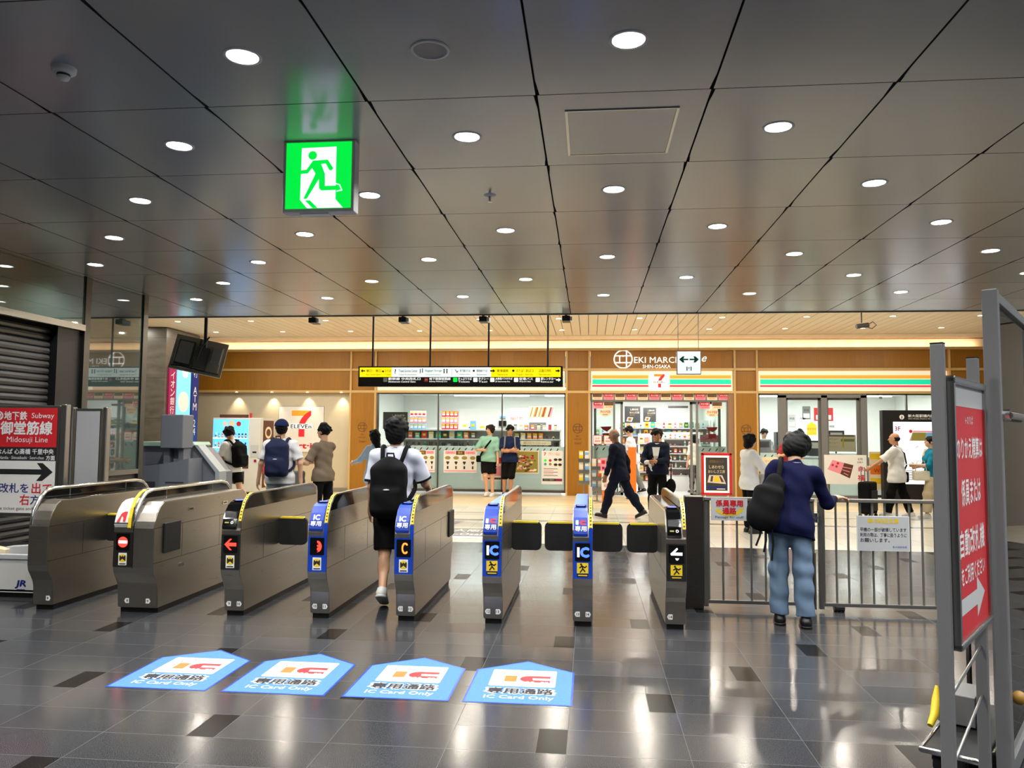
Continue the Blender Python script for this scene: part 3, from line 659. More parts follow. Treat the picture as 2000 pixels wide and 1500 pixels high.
# ---------------------------------------------------------------- floor stickers
g0 = None
for k, (x, lab) in enumerate(((-2.53,'blue IC lane floor sticker in front of the red half-symbol gate'),(-1.82,'blue IC lane floor sticker in front of the orange C gate'),(-1.10,'blue IC lane floor sticker in front of the first IC gate'),(-.405,'blue IC lane floor sticker on the end nearest the fence'))):
    if g0 is None:
        t = thing('floor_sticker', lab, 'floor sticker', (x, 4.41, 0), 0, 'IC card lane floor stickers'); g0 = t
        m = MB(); m.prism([(-.31,0),(.31,0),(.31,.61),(0,.825),(-.31,.61)], .0005, .0015, 'blue_face'); m.plate([(-.298,.012),(.298,.012),(.298,.604),(0,.81),(-.298,.604)], .0018, 'sticker_blue'); m.build('backing', t)
        m = MB(); z = .0024
        m.rrect(-.2, .2, .3, .62, .015, z, 'sticker_white'); m.rect(-.115, -.04, .385, .5, z+.0004, 'gold')
        m.ring(-.085,.553,.042,.048,z+.0004,'gold',20); m.line([(0,.565),(.15,.565)],.006,z+.0004,'pale_grey')
        c = [(0+.02+.07*math.cos(R_(a))*1.0+.03, .445+.062*math.sin(R_(a))) for a in range(90, 271, 12)]
        m.plate(c+[(.165,.383),(.165,.425),(.06,.425)]+[(.055,.465),(.165,.465),(.165,.507)], z+.0004, 'red')
        for xx in (.03,.06,.12,.145): m.disc(xx,.388,.011,z+.0006,'white',12)
        m.text('専用通路',0,.215,.105,'sticker_white',z+.0002,w=.415,bold=.07); m.text('専用通路',0,.215,.092,'ink',z+.001,w=.385,bold=.035); m.text('IC Card Only',0,.10,.07,'sticker_white',z,w=.4,bold=.015)
        m.build('print', t)
    else: dup(g0, (x, 4.41, 0), label=lab)
m = MB(); m.plate([(-2.9,11.4),(-1.5,11.4),(-1.62,12.35),(-2.3,12.35),(-2.15,13.4),(-2.6,13.4),(-3.0,12.2)], .002, 'mid_grey'); m.plate([(-1.5,11.2),(-1.5,11.4),(-3.2,11.4),(-3.2,11.2)], .002, 'white')
m.T = Matrix.Translation((-1.9,11.9,.003)); m.text('新大阪駅',0,.18,.28,'white',0,w=.85,bold=.02); m.text('Shin-Osaka',0,-.25,.25,'white',0,w=.85,bold=.02)
m.build('floor_guide', label='grey floor guide strip with white lettering on pale tiles', cat='floor sticker')

# ---------------------------------------------------------------- things on and under the ceiling
EX, EY, EZ = -1.66, 4.53, 3.085
t = thing('exit_sign', 'green and white glowing emergency exit sign with running figure', 'exit sign', (EX, EY, EZ+.215))
o = t.location
m = MB(); m.box(EX-.228, EX+.228, EY, EY+.09, EZ-.232, EZ+.215, 'dirty_white', .006); m.box(EX-.05, EX+.05, EY+.02, EY+.07, EZ+.2, CEIL_Z, 'mid_grey'); m.box(EX-.12,EX+.06,EY+.02,EY+.07,EZ-.242,EZ-.23,'white'); m.build('housing', t, org=o)
S = .4*1.0
m = MB(FRONT(EX, EY-.002, EZ-.005)); U = lambda pts: [((x-.5)*.41, (y-.5)*.41) for x, y in pts]
m.rect(-.207,.207,-.207,.207,0,'exit_green')
m.plate(U([(.235,.92),(.77,.93),(.77,.13),(.885,0),(.335,0),(.225,.13)]),.0006,'exit_white')
m.plate(U([(.30,.12),(.38,.12),(.50,0),(.42,0)]),.0012,'exit_green'); cx, cy = (.405-.5)*.41, (.805-.5)*.41; m.disc(cx, cy, .0275, .0012, 'exit_green')
m.plate(U([(.41,.725),(.64,.735),(.73,.60),(.70,.565),(.665,.575),(.61,.675),(.54,.67),(.60,.52),(.605,.335),(.80,.335),(.835,.27),(.55,.265),(.515,.30),(.51,.44),(.33,.145),(.29,.14),(.28,.155),(.43,.47),(.455,.525),(.40,.61),(.335,.53),(.225,.525),(.225,.58),(.315,.59)]),.0012,'exit_green')
m.line(U([(.775,.365),(.83,.345),(.865,.265),(.79,.25)]),.006,.0014,'exit_white')
m.build('pictogram_panel', t, org=o)
t = thing('smoke_detector', 'white round smoke detector on grey ceiling panel', 'smoke detector', (-2.6, 3.5, CEIL_Z))
m = MB(); m.lathe([(0,-.03),(.045,-.03),(.055,-.022),(.058,0)],'dirty_white'); m.build('base', t)
m = MB(); m.lathe([(0,-.062),(.024,-.060),(.030,-.048),(.030,-.03)],'dirty_white'); m.lathe([(.0305,-.044),(.0305,-.034)],'black'); m.build('sensor_head', t)
t = thing('ceiling_speaker', 'round grey mesh speaker with white rim set in ceiling panel', 'speaker', (-.748, 3.475, CEIL_Z))
m = MB(); m.lathe([(.078,-.001),(.08,-.007),(.09,-.006),(.093,-.001)],'dirty_white'); m.build('rim', t)
M('mesh_grey', (158,156,150), .6, bmp=.6, bs=900); m = MB(); m.lathe([(0,-.003),(.079,-.003)],'mesh_grey'); m.build('grille', t)
t = thing('sprinkler_head', 'small chrome sprinkler head in ceiling panel', 'sprinkler', (-.751, 5.698, CEIL_Z))
m = MB(); m.lathe([(0,-.012),(.02,-.012),(.045,-.004),(.048,0)],'dirty_white'); m.build('escutcheon', t)
m = MB(); m.tube([(0,0,-.01),(0,0,-.05)],[.012,.006],'chrome',10); m.lathe([(0,-.052),(.017,-.052),(.017,-.049)],'chrome'); m.build('deflector', t)
t = thing('access_hatch', 'square access hatch with pale metal rim in ceiling panel', 'ceiling hatch', (.175, 4.56, CEIL_Z))
m = MB()
for a, b, c, d in ((-.315,-.30,-.34,.34),(.30,.315,-.34,.34),(-.315,.315,-.345,-.335),(-.315,.315,.335,.345)): m.box(a,b,c,d,-.006,-.001,'steel_trim')
m.build('rim', t); m = MB(); m.box(-.297,.297,-.333,.333,-.004,-.001,'grey_panel'); m.build('hatch_panel', t)
for k, (x, y) in enumerate(((-4.27,11.56),(-2.85,11.56),(-1.61,11.56),(-.356,11.56))):
    t = thing('security_camera', 'small black box camera under the grey ceiling edge', 'camera', (x, 11.62, 3.30), 0, 'box cameras along the ceiling edge')
    m = MB(); m.box(-.02,.02,-.06,.06,-.02,.0,'dark_grey'); m.box(-.06,.06,-.1,.13,-.1,-.02,'black',.008); m.build('camera_body', t)
    m = MB(); m.tube([(0,.132,-.06),(0,.15,-.06)],.03,'acrylic_black',12); m.box(.05,.09,-.06,.12,-.09,-.03,'white'); m.build('lens', t)
t = thing('cctv_camera', 'grey dome-armed camera on thin pole with looped cable', 'camera', (4.96, 14.7, WOOD_Z))
m = MB(); m.tube([(0,0,0),(0,0,-.26)],.012,'dark_grey',8); m.build('pole', t)
m = MB(); m.tube([(-.1,-.02,-.33),(.12,.0,-.30)],.045,'dark_grey',12); m.build('camera_body', t)
m = MB(); m.tube([(.1,0,-.30),(.2,0,-.24),(.26,0,-.30),(.18,0,-.37),(.08,0,-.33)],.008,'black',6); m.build('cable', t)
# long hanging guide sign
GX0, GX1, GZ0, GZ1, GSY = -4.126, -.471, 2.335, 2.70, 13.5
t = thing('guide_sign', 'long black hanging station guide sign with yellow and white strips', 'sign', ((GX0+GX1)/2, GSY, GZ1)); o = t.location
m = MB(); m.box(GX0, GX1, GSY, GSY+.14, GZ0, GZ1, 'black', .006); m.build('housing', t, org=o)
for x in (-4.126+.24, -4.126+1.29, -4.126+2.34, -4.126+3.39):
    m = MB(); m.tube([(x,GSY+.07,GZ1-.01),(x,GSY+.07,WOOD_Z)],.018,'brown_frame' if 0 else 'black',10); m.lathe([(0,0),(.05,0),(.05,.02)],'white',(x,GSY+.07,WOOD_Z-.02)); m.build('hanger_rod', t, org=o)
W = GX1-GX0
m = MB(FRONT(GX0, GSY-.008, 0)); za, zb = 2.505, 2.675
for a, b, mt in ((.008,.168,'sign_yellow'),(.168,.655,'sign_pale'),(.655,.99,'sign_yellow')): m.rect(a*W,b*W,za,zb,.001,mt)
def icon(m, x, y, s, mt='white'): m.rrect(x-s/2,x+s/2,y-s/2,y+s/2,s*.12,.002,mt)
zt = 2.615
def item(x, jp, en, mt='ink', w=.3): m.text(jp,x,zt,.05,mt,.003,'l',.01,w=w); m.text(en,x,zt-.065,.03,mt,.003,'l',w=w*.95)
m.plate([(.05,zt),(.085,zt+.035),(.085,zt+.01),(.13,zt+.01),(.13,zt-.01),(.085,zt-.01),(.085,zt-.035)],.003,'ink'); item(.15,'東口・南口','East / South Gates',w=.27); m.disc(.455,zt-.01,.018,.003,'ink',12); item(.49,'のりば','Tracks',w=.11)
m.text('?',.68,zt-.01,.075,'ink',.003,bold=.03); item(.74,'Travel Service Center','Tickets & information',w=.34); m.line([(1.13,zt+.03),(1.13,zt-.04)],.015,.003,'ink'); m.line([(1.17,zt-.03),(1.17,zt+.04)],.015,.003,'ink'); item(1.22,'Baggage Storage','Coin lockers & cloakroom','teal',.3); m.disc(1.56,zt+.02,.014,.003,'ink',10); m.rect(1.55,1.57,zt-.045,zt+.005,.003,'ink'); m.disc(1.61,zt+.02,.014,.003,'ink',10); m.rect(1.60,1.62,zt-.045,zt+.005,.003,'ink'); m.line([(1.7,za+.02),(1.7,zb-.02)],.004,.003,'mid_grey')
m.line([(1.76,zt+.02),(1.79,zt-.03),(1.81,zt-.0)],.012,.003,'ink'); item(1.84,'地下鉄のりば','Subway lines',w=.19); m.disc(2.09,zt,.02,.003,'ink',10); item(2.14,'新幹線のりば','Shinkansen',w=.19)
m.plate([(2.38,zt-.015),(2.38,zt+.01),(2.43,zt+.01),(2.43,zt+.03),(2.47,zt-.003),(2.43,zt-.035),(2.43,zt-.015)],.003,'ink')
item(2.5,'東海道線','Tokaido Line',w=.2); m.disc(2.79,zt,.022,.003,'ink',10); item(2.84,'のりば','Tracks',w=.13); item(3.0,'北口','North Gate',w=.14); item(3.24,'正面口改札','Main Gate exits',w=.22); m.plate([(3.53,zt-.015),(3.53,zt+.01),(3.57,zt+.01),(3.57,zt+.03),(3.61,zt-.003),(3.57,zt-.035),(3.57,zt-.015)],.003,'ink')
zt = 2.455
def item2(x, jp, en, mt, w): icon(m, x, zt-.0, .075, 'letter_white' if mt == 'white' else mt); m.text(jp,x+.055,zt+.018,.045,'letter_white',.003,'l',.02,w=w); m.text(en,x+.055,zt-.032,.03,'letter_white',.003,'l',.01,w=w*.85)
item2(.5,'新幹線 中央改札口','Shinkansen Central Gate','pale_grey',.58); item2(1.24,'地下鉄御堂筋線','Subway Midosuji Line','red',.38); m.text('M',1.24,zt,.04,'white',.0035,bold=.03); item2(1.76,'きっぷうりば','Tickets','exit_green',.24); item2(2.12,'タクシー','Taxi','white',.18); item2(2.42,'JR高速バスのりば','JR Expressway Bus','white',.3); item2(2.84,'空港バス','Airport Bus','white',.24); item2(3.22,'駅レンタカー','Rent-a-car','white',.26)
m.plate([(3.54,zt-.012),(3.54,zt+.012),(3.58,zt+.012),(3.58,zt+.035),(3.62,zt),(3.58,zt-.035),(3.58,zt-.012)],.003,'letter_white')
m.build('display_face', t, org=o)
# small hanging direction sign
t = thing('direction_sign', 'small white hanging sign with green double arrow', 'sign', (1.567, 12.5, 2.66)); o = t.location
m = MB(); m.box(1.375,1.757,12.5,12.56,2.47,2.845,'steel_trim',.005); m.build('housing', t, org=o)
for x in (1.40, 1.72): m = MB(); m.tube([(x,12.53,2.84),(x,12.53,WOOD_Z)],.006,'steel_trim',8); m.build('hanger_wire', t, org=o)
m = MB(FRONT(1.566,12.495,2.66)); m.rect(-.18,.18,-.178,.178,0,'toilet_white')
for s in (-1,1): m.plate([(s*.01,.062),(s*.085,.062),(s*.07,.1),(s*.1,.1),(s*.155,.05),(s*.1,0),(s*.07,0),(s*.085,.038),(s*.01,.038)],.001,'green_ink')
for s in (-1,1): m.rect(s*.032-.008,s*.032+.008,-.13,-.065,.001,'green_ink')
m.line([(0,-.07),(0,-.125)],.005,.001,'green_ink'); m.disc(0,-.085,.01,.001,'green_ink',10)
m.build('display_face', t, org=o)
# television seen from behind
t = thing('hanging_monitor', 'tilted ceiling-hung monitor seen from its black cabled rear', 'monitor', (-6.1, 11.75, WOOD_Z)); o = Vector((-6.1, 11.75, WOOD_Z))
m = MB(); m.tube([(0,0,0),(0,0,-1.15)],.028,'black',12); m.build('pole', t)
Tm = Matrix.Translation((-.10,-.02,-1.12)) @ Matrix.Rotation(R_(20),4,'Z') @ Matrix.Rotation(R_(11),4,'Y') @ Matrix.Rotation(R_(-12),4,'X')
m = MB(Tm); m.box(-.40,.40,.06,.10,-.29,.29,'tv_back',.01); m.box(-.35,.35,.02,.06,-.25,.2,'tv_back',.012); m.build('screen_housing', t)
m = MB(Tm); m.box(-.33,-.08,-.02,.022,-.22,.19,'black',.006); m.box(-.31,-.10,-.024,.0,-.19,.17,'mid_grey',.006); m.box(.20,.34,-.03,.022,-.1,.16,'mid_grey',.006); m.build('service_cover', t)
m = MB(Tm); m.box(-.04,.16,-.07,.03,-.24,.12,'black',.006); m.box(-.02,.0,-.03,.03,-.26,.24,'black'); m.build('mount_bracket', t)
m = MB(Tm); m.tube([(-.36,.02,-.25),(-.2,-.0,-.24),(.1,-.0,-.26),(.36,.02,-.25)],.012,'ink',6); m.tube([(.0,-.05,-.2),(.03,-.09,.1),(.1,-.08,.3)],.014,'black',6); m.build('cable', t)

# ---------------------------------------------------------------- left side furniture
LY = 6.95
t = thing('subway_signboard', 'tall red and white subway direction signboard with big black arrow', 'sign', (-5.4, LY, 0)); o = t.location
m = MB(); m.box(-5.80,-5.035,LY,LY+.05,.68,1.745,'steel_trim',.006); m.box(-5.8,-5.0,LY-.0,LY+.3,.33,.40,'black')
for x in (-5.79,-5.00): m.box(x-.025,x+.03,LY-.01,LY+.06,.05,1.755,'steel_trim',.008)
m.build('frame', t, org=o)
m = MB(); m.box(-5.82,-4.99,LY-.03,LY+.42,.10,.16,'black',.01); m.build('trolley_base', t, org=o)
for x in (-5.75,-5.06):
    for y in (LY+.03, LY+.36): m = MB(); m.tube([(x-.02,y,.05),(x+.02,y,.05)],.05,'rubber',16); m.build('caster', t, org=o)
m = MB(FRONT(0,LY-.003,0)); x0, x1 = -5.765, -5.06
m.rect(x0,x1,1.345,1.72,0,'red'); m.rect(x0,x1,1.215,1.345,0,'ink'); m.rect(x0,x1,.72,1.215,0,'paper')
m.ring(-5.66,1.645,.03,.042,.001,'white',20); m.text('M',-5.66,1.645,.04,'white',.001,bold=.02); m.text('地下鉄',-5.49,1.645,.082,'white',.001,bold=.025,w=.235); m.text('Subway',-5.21,1.64,.066,'white',.001,bold=.005,w=.23)
m.text('御堂筋線',-5.375,1.528,.125,'white',.001,bold=.03,w=.53); m.text('Midosuji Line',-5.36,1.41,.07,'white',.001,bold=.005,w=.42)
m.text('なんば 心斎橋 千里中央',-5.375,1.303,.052,'white',.001,w=.58,bold=.02); m.text('Namba · Shinsaibashi · Senri-chuo',-5.41,1.245,.03,'white',.001,w=.46); m.text('方面',-5.115,1.245,.045,'white',.001,bold=.02,w=.09)
m.plate([(-5.77,1.135),(-5.2,1.135),(-5.25,1.195),(-5.19,1.195),(-5.085,1.11),(-5.19,1.025),(-5.25,1.025),(-5.2,1.085),(-5.77,1.085)],.001,'ink')
m.text('改札を',-5.475,.955,.09,'navy_ink',.001,w=.3,bold=.015); m.text('出て',-5.19,.955,.1,'red',.001,w=.2,bold=.015); m.text('右',-5.36,.845,.1,'red',.001,bold=.015); m.text('方向',-5.2,.845,.09,'navy_ink',.001,w=.2,bold=.015); m.text('Exit the ticket gate and turn right',-5.4,.758,.04,'ink',.001,w=.68)
m.build('poster', t, org=o)
t = thing('blank_signboard', 'blank white signboard in steel frame behind the subway signboard', 'sign', (-5.46, 8.0, 0)); o = t.location
m = MB(); m.box(-5.62,-5.31,8.0,8.05,.55,1.75,'steel_trim',.006)
for x in (-5.66,-5.265): m.box(x-.025,x+.025,7.98,8.06,.02,1.765,'steel_trim',.01)
for x in (-5.66,-5.265): m.box(x-.03,x+.03,7.8,8.3,0,.04,'steel_trim',.01)
m.build('frame', t, org=o); m = MB(FRONT(0,7.997,0)); m.rect(-5.60,-5.33,.6,1.72,0,'pale_grey'); m.build('panel', t, org=o)
BY = 6.62
t = thing('stock_box', 'low white open box with blue railway logo at the gate row end', 'box', (-5.25, BY, 0)); o = t.location
m = MB(); m.box(-5.8,-4.86,BY,BY+.03,.05,.355,'dirty_white',.004); m.box(-5.8,-4.86,BY+.24,BY+.27,.05,.355,'dirty_white'); m.box(-5.8,-5.77,BY,BY+.27,.05,.355,'dirty_white'); m.box(-4.89,-4.86,BY,BY+.27,.05,.355,'dirty_white'); m.box(-5.8,-4.86,BY,BY+.27,.045,.07,'dirty_white'); m.build('box_shell', t, org=o)
m = MB(); m.box(-5.78,-4.88,BY+.02,BY+.25,0,.045,'black'); m.build('plinth', t, org=o)
m = MB(); m.box(-5.82,-4.85,BY-.012,BY+.035,.34,.385,'pale_grey',.006); m.build('rim', t, org=o)
m = MB(FRONT(0,BY-.002,0)); m.text('JR',-5.10,.12,.07,'navy_ink',0,bold=.04,w=.1,shear=.2); m.rect(-5.14,-5.06,.068,.076,0,'navy_ink'); m.build('logo', t, org=o)
for k, (x0, x1, y, mt, lab) in enumerate(((-5.72,-5.36,BY+.10,'cream','cream carton tilted inside the low white box'),(-5.33,-5.02,BY+.16,'pale_grey','pale grey carton standing inside the low white box'))):
    m = MB(Matrix.Translation(((x0+x1)/2,y,.075)) @ Matrix.Rotation(R_(8 if k == 0 else -4),4,'Y')); w = (x1-x0)/2; m.box(-w,w,-.05,.05,.02,.37,mt,.004); m.box(-w*.8,w*.8,-.0505,-.05,.2,.24,'mid_grey'); m.build('carton', label=lab, cat='carton', org=((x0+x1)/2,y,0))
# grey fare adjustment console
t = thing('service_console', 'grey sloped ticket office console with upright grey screen box', 'machine', (-5.9, 10.6, 0)); o = t.location
m = MB(FRONT(0,10.9,0)); m.prism([(-6.6,0),(-6.6,1.29),(-5.80,1.29),(-5.68,1.26),(-5.43,.95),(-5.38,.92),(-5.37,0)],-.42,0,'machine_grey',.01,2); m.build('rear_counter', t, org=o)
m = MB(FRONT(0,10.86,0)); m.prism([(-6.62,1.29),(-5.78,1.29),(-5.75,1.31),(-5.78,1.355),(-6.62,1.355)],-.5,0,'mint',.006); m.build('counter_top', t, org=o)
m = MB(FRONT(0,10.88,0)); m.prism([(-5.75,1.30),(-5.70,1.31),(-5.36,.93),(-5.35,0),(-5.41,0),(-5.42,.92)],-.2,.02,'machine_pale',.004); m.build('sloped_edge', t, org=o)
m = MB(FRONT(0,10.45,0)); m.prism([(-6.40,0),(-6.40,1.02),(-6.0,1.04),(-5.62,1.13),(-5.60,0)],-.40,0,'machine_grey',.01,2); m.build('front_cabinet', t, org=o)
m = MB(); m.box(-6.02,-5.93,10.5,10.7,1.03,1.28,'machine_grey',.006); m.box(-5.80,-5.72,10.5,10.7,1.03,1.28,'machine_grey',.006); m.box(-5.93,-5.8,10.62,10.66,1.06,1.26,'pale_grey'); m.build('screen_stand', t, org=o)
m = MB(); m.box(-6.03,-5.70,10.42,10.72,1.27,1.745,'machine_grey',.012); m.build('screen_box', t, org=o)
m = MB(); m.box(-5.95,-5.68,10.447,10.452,.78,.80,'dark_grey'); m.box(-6.3,-6.1,10.445,10.452,.6,.8,'dark_grey',.004); m.build('slot', t, org=o)

# ---------------------------------------------------------------- right side: sign trolley, cart, glass door
def frame_dir(x, y, ang): return Matrix.Translation((x,y,0)) @ Matrix.Rotation(ang,4,'Z')
TA = math.atan2(.55,.38)                                # direction the sign runs away from the camera
t = thing('fare_signboard', 'red poster in steel frame on two tall posts, seen edge-on', 'sign', (1.28,3.0,0), TA)
m = MB()
m.build if False else None
for x in (0, .665):
    m = MB(); m.box(x-.02,x+.02,-.022,.022,.02,1.845,'post_grey',.003); m.box(x-.02,x+.02,-.022,.022,1.845,1.85,'black'); m.build('post', t)
    m = MB(); m.box(x-.02,x+.02,-.18,.03,0,.03,'steel_trim',.006); m.build('foot', t)
FS = Matrix(((1,0,0,0),(0,0,-1,-.035),(0,1,0,0),(0,0,0,1)))
m = MB(); m.box(.03,.66,-.05,.0,.73,.755,'steel_trim',.006); m.box(.03,.66,-.05,.0,1.70,1.73,'steel_trim',.008); m.box(.03,.055,-.045,0,.73,1.73,'steel_trim'); m.box(.635,.66,-.045,0,.73,1.73,'steel_trim'); m.build('poster_frame', t)
m = MB(); m.tube([(0,0,.30),(.665,0,.42)],.006,'steel_trim',8); m.tube([(0,0,.55),(.665,0,.62)],.006,'steel_trim',8); m.build('brace', t)
m = MB(FS); m.rect(.055,.635,.755,1.70,0,'red'); m.rect(.055,.635,1.62,1.70,.0005,'pale_grey'); m.rect(.08,.61,.77,1.60,.0006,'red')
m.text('←のりば',.34,1.57,.035,'white',.001); m.text('のりかえ精算は',.345,1.46,.085,'white',.001,w=.5,bold=.02); m.text('係員または',.345,1.29,.10,'white',.001,w=.38,bold=.02); m.text('自動改札機',.345,1.10,.10,'white',.001,w=.48,bold=.02); m.text('をご利用ください',.345,.98,.07,'white',.001,w=.46,bold=.02)
m.plate([(.07,.84),(.4,.84),(.4,.79),(.56,.87),(.4,.95),(.4,.90),(.07,.90)],.001,'pale_grey'); m.build('poster', t)
t = thing('platform_cart', 'black low platform cart with chrome bumper behind the red signboard', 'cart', (1.472,3.718,0), TA)
m = MB(); m.box(.0,.85,-.24,.0,.10,.125,'rubber',.008); m.build('deck', t)
m = MB(); m.tube([(.0,-.24,.115),(.0,0,.115),(.85,0,.115)],.014,'chrome',10); m.build('bumper', t)
for x, y in ((.09,-.05),(.76,-.05),(.09,-.19),(.76,-.19)):
    m = MB(); m.tube([(x,y-.018,.045),(x,y+.018,.045)],.045,'rubber',16); m.box(x-.03,x+.03,y-.025,y+.025,.06,.10,'black'); m.build('caster', t)
m = MB(); m.tube([(.80,-.05,.12),(.80,-.05,.75),(.80,-.2,.75),(.80,-.2,.12)],.013,'black',10); m.build('push_handle', t)
m = MB(Matrix.Translation((1.66,4.05,.133)) @ Matrix.Rotation(TA,4,'Z')); m.box(0,.24,-.18,-.02,0,.14,'mid_grey',.004); m.build('carton', label='grey carton lying on the black platform cart', cat='carton', org=(1.66,4.05,0))
m = MB(Matrix.Translation((1.575,3.93,.13)) @ Matrix.Rotation(TA,4,'Z')); m.tube([(0,-.02,.02),(.05,-.03,.06),(.09,-.03,.12),(.11,-.03,.18)],[.014,.02,.02,.008],'yellow',8); m.build('folding_umbrella', label='bright yellow folded cloth bundle on the platform cart', cat='umbrella', org=(1.60,3.98,0))
DA = math.atan2(4.61-3.60,2.436-1.76)
t = thing('glass_door', 'tall steel framed glass door standing open at the frame edge', 'door', (1.765,3.6,0), DA)
m = MB(); m.box(-.028,.035,-.03,.03,.02,2.155,'post_grey',.004); m.box(0,1.3,-.02,.02,2.11,2.155,'post_grey',.003); m.box(0,1.3,-.02,.02,.02,.10,'post_grey',.003); m.box(1.27,1.33,-.03,.03,.02,2.155,'post_grey',.004); m.build('frame', t)
m = MB(); m.box(.035,1.27,-.004,.004,.10,2.11,'smoked_glass'); m.build('pane', t)
m = MB(); m.tube([(.05,-.05,1.60),(1.2,-.05,1.60)],.016,'steel_trim',12); m.tube([(.05,-.012,1.60),(.05,-.055,1.60)],.026,'chrome',14); m.build('push_bar', t)
m = MB(); m.ell((.11,-.045,.37),.03,'gold'); m.tube([(.11,-.004,.37),(.11,-.03,.37)],.012,'gold'); m.build('door_knob', t)
# ---------------------------------------------------------------- shop interior shell
mb = MB(); mb.box(-6.1,9.5,25.0,25.2,0,2.9,'shop_wall'); mb.box(-6.2,-6.08,19.56,25.2,0,2.9,'shop_wall'); mb.box(9.38,9.5,19.56,25.2,0,2.9,'shop_wall'); struct(mb, 'wall_back.003')
mb = MB(); mb.box(3.55,3.65,20.6,25,0,2.75,'shop_wall'); struct(mb, 'wall_right.001')
mb = MB(); mb.box(-6.1,9.5,19.6,25.2,2.75,2.8,'shop_wall'); struct(mb, 'ceiling.002')
k = 0
for y, xs in ((19.95,(-3.9,-1.3,1.9,5.3,7.8)),(21.9,(-3.8,-.9,1.8,5.4,8.0)),(23.6,(-3.0,-.2,2.2,5.0,7.6))):
    for x in xs:
        L = 2.4 if x not in (2.0,1.8,2.2) else 1.4
        t = thing('tube_light', 'long white tube light on the bright shop ceiling', 'ceiling light', (x,y,2.75), 0, 'tube lights in the shop')
        m = MB(); m.box(-L/2,L/2,-.05,.05,-.05,0,'white',.006); m.build('housing', t)
        m = MB(); m.tube([(-L/2+.04,0,-.065),(L/2-.04,0,-.065)],.018,'tube',8); m.build('tube', t)
        area('lamp', (0,0,-.09), L, .08, P_SHOP, (1,1,.97), t)
# ---------------------------------------------------------------- windows and doors
def window(name, xs, z0, z1, film, fr='bronze', w=.03, y=FAC_Y+.04):
    m = MB()
    for a, b in zip(xs, xs[1:]): m.box(a, b, y, y+.008, z0, z1, 'clear_glass')
    for x in xs: m.box(x-w/2, x+w/2, y-.03, y+.05, z0, z1, fr)
    m.box(xs[0], xs[-1], y-.03, y+.05, z0, z0+.06, fr); m.box(xs[0], xs[-1], y-.03, y+.05, z1-.03, z1, fr)
    if film:
        m.box(xs[0], xs[-1], y+.012, y+.014, z0+.06, film, 'frosted_film'); x = xs[0]+.1
        while x < xs[-1]-.06:
            m.add([(x,y+.0105,film-.115),(x+.03,y+.0105,film-.115),(x+.075,y+.0105,film-.045),(x+.045,y+.0105,film-.045)], [(0,1,2,3)], 'brown'); x += .165
    return struct(m, name)
window('window_1', (-5.40,-3.83,-2.20,-.62), .06, 2.54, 1.20)
window('window_2', (.04,.60), .02, 2.36, 1.24, 'mid_grey', .05)
window('window_3', (2.62,3.36), .02, 2.36, 1.24, 'mid_grey', .05)
window('window_4', (4.10,4.60), .06, 2.54, 1.1)
window('window_5', (6.62,7.55,8.46), .06, 2.54, None)
mb = MB(); mb.box(0,3.5,FAC_Y+.02,FAC_Y+.1,2.36,2.54,'mid_grey'); mb.box(3.36,3.5,FAC_Y-.02,FAC_Y+.3,0,2.54,'brown_frame'); mb.box(.04,3.4,FAC_Y+.0,FAC_Y+.12,2.33,2.37,'steel_trim'); struct(mb, 'trim_4')
mb = MB()
for x0, x1 in ((4.56,4.74),(5.56,5.70),(6.48,6.62)): mb.box(x0,x1,FAC_Y-.02,FAC_Y+.1,0,2.5,'mid_grey')
mb.box(4.56,6.62,FAC_Y-.02,FAC_Y+.1,2.44,2.54,'mid_grey'); struct(mb, 'trim_5')
def sliding(name, x0, x1, film, y=FAC_Y+.12, z1=2.33):
    m = MB(); m.box(x0,x1,y,y+.008,.05,z1,'clear_glass')
    for a in (x0,x1-.06): m.box(a,a+.06,y-.02,y+.03,.02,z1,'mid_grey')
    m.box(x0,x1,y-.02,y+.03,.02,.09,'mid_grey'); m.box(x0,x1,y-.02,y+.03,z1-.05,z1,'mid_grey')
    if film: m.box(x0+.06,x1-.06,y+.012,y+.014,.09,film,'frosted_film')
    return struct(m, name)
sliding('door_1', .10, .82, None); sliding('door_2', 2.46, 3.2, None); sliding('door_3', 4.74, 5.58, .95, z1=2.44); sliding('door_4', 5.70, 6.48, 1.1, z1=2.44)

# ---------------------------------------------------------------- posters
def poster(label, x0, x1, z0, z1, y, base='paper', draw=None, name='poster', cat='poster', th=.006):
    m = MB(FRONT((x0+x1)/2, y, (z0+z1)/2)); w, h = (x1-x0)/2, (z1-z0)/2
    m.prism([(-w,-h),(w,-h),(w,h),(-w,h)], -th, 0, base)
    if draw: draw(m, w, h)
    return m.build(name, label=label, cat=cat, org=((x0+x1)/2, y, z0))
def clear(m, w, h, n=4):
    m.rect(-w*.9,-w*.3,h*.66,h*.92,.001,'pink'); m.rect(-w*.26,w*.26,h*.6,h*.95,.001,'brown'); m.rect(w*.3,w*.9,h*.66,h*.92,.001,'pink'); m.text('限定',0,h*.78,h*.2,'yellow',.002); m.text('おトク',-w*.6,h*.79,h*.14,'red',.002); m.text('おトク',w*.6,h*.79,h*.14,'red',.002)
    for k in range(n):
        x = -w*.75+1.5*w*k/(n-1); m.disc(x,h*.32,w*.17,.001,'olive',16,h*.16); m.plate([(x,-h*.32),(x-w*.1,-h*.08),(x-w*.05,h*.03),(x,-h*.03),(x+w*.05,h*.03),(x+w*.1,-h*.08)],.001,'ink'); m.rect(x-w*.05,x+w*.05,-h*.68,-h*.42,.001,'brown' if k%2 else 'ink')
    m.rect(-w*.95,w*.95,-h*.9,-h*.8,.001,'pink')
WY = FAC_Y+.034
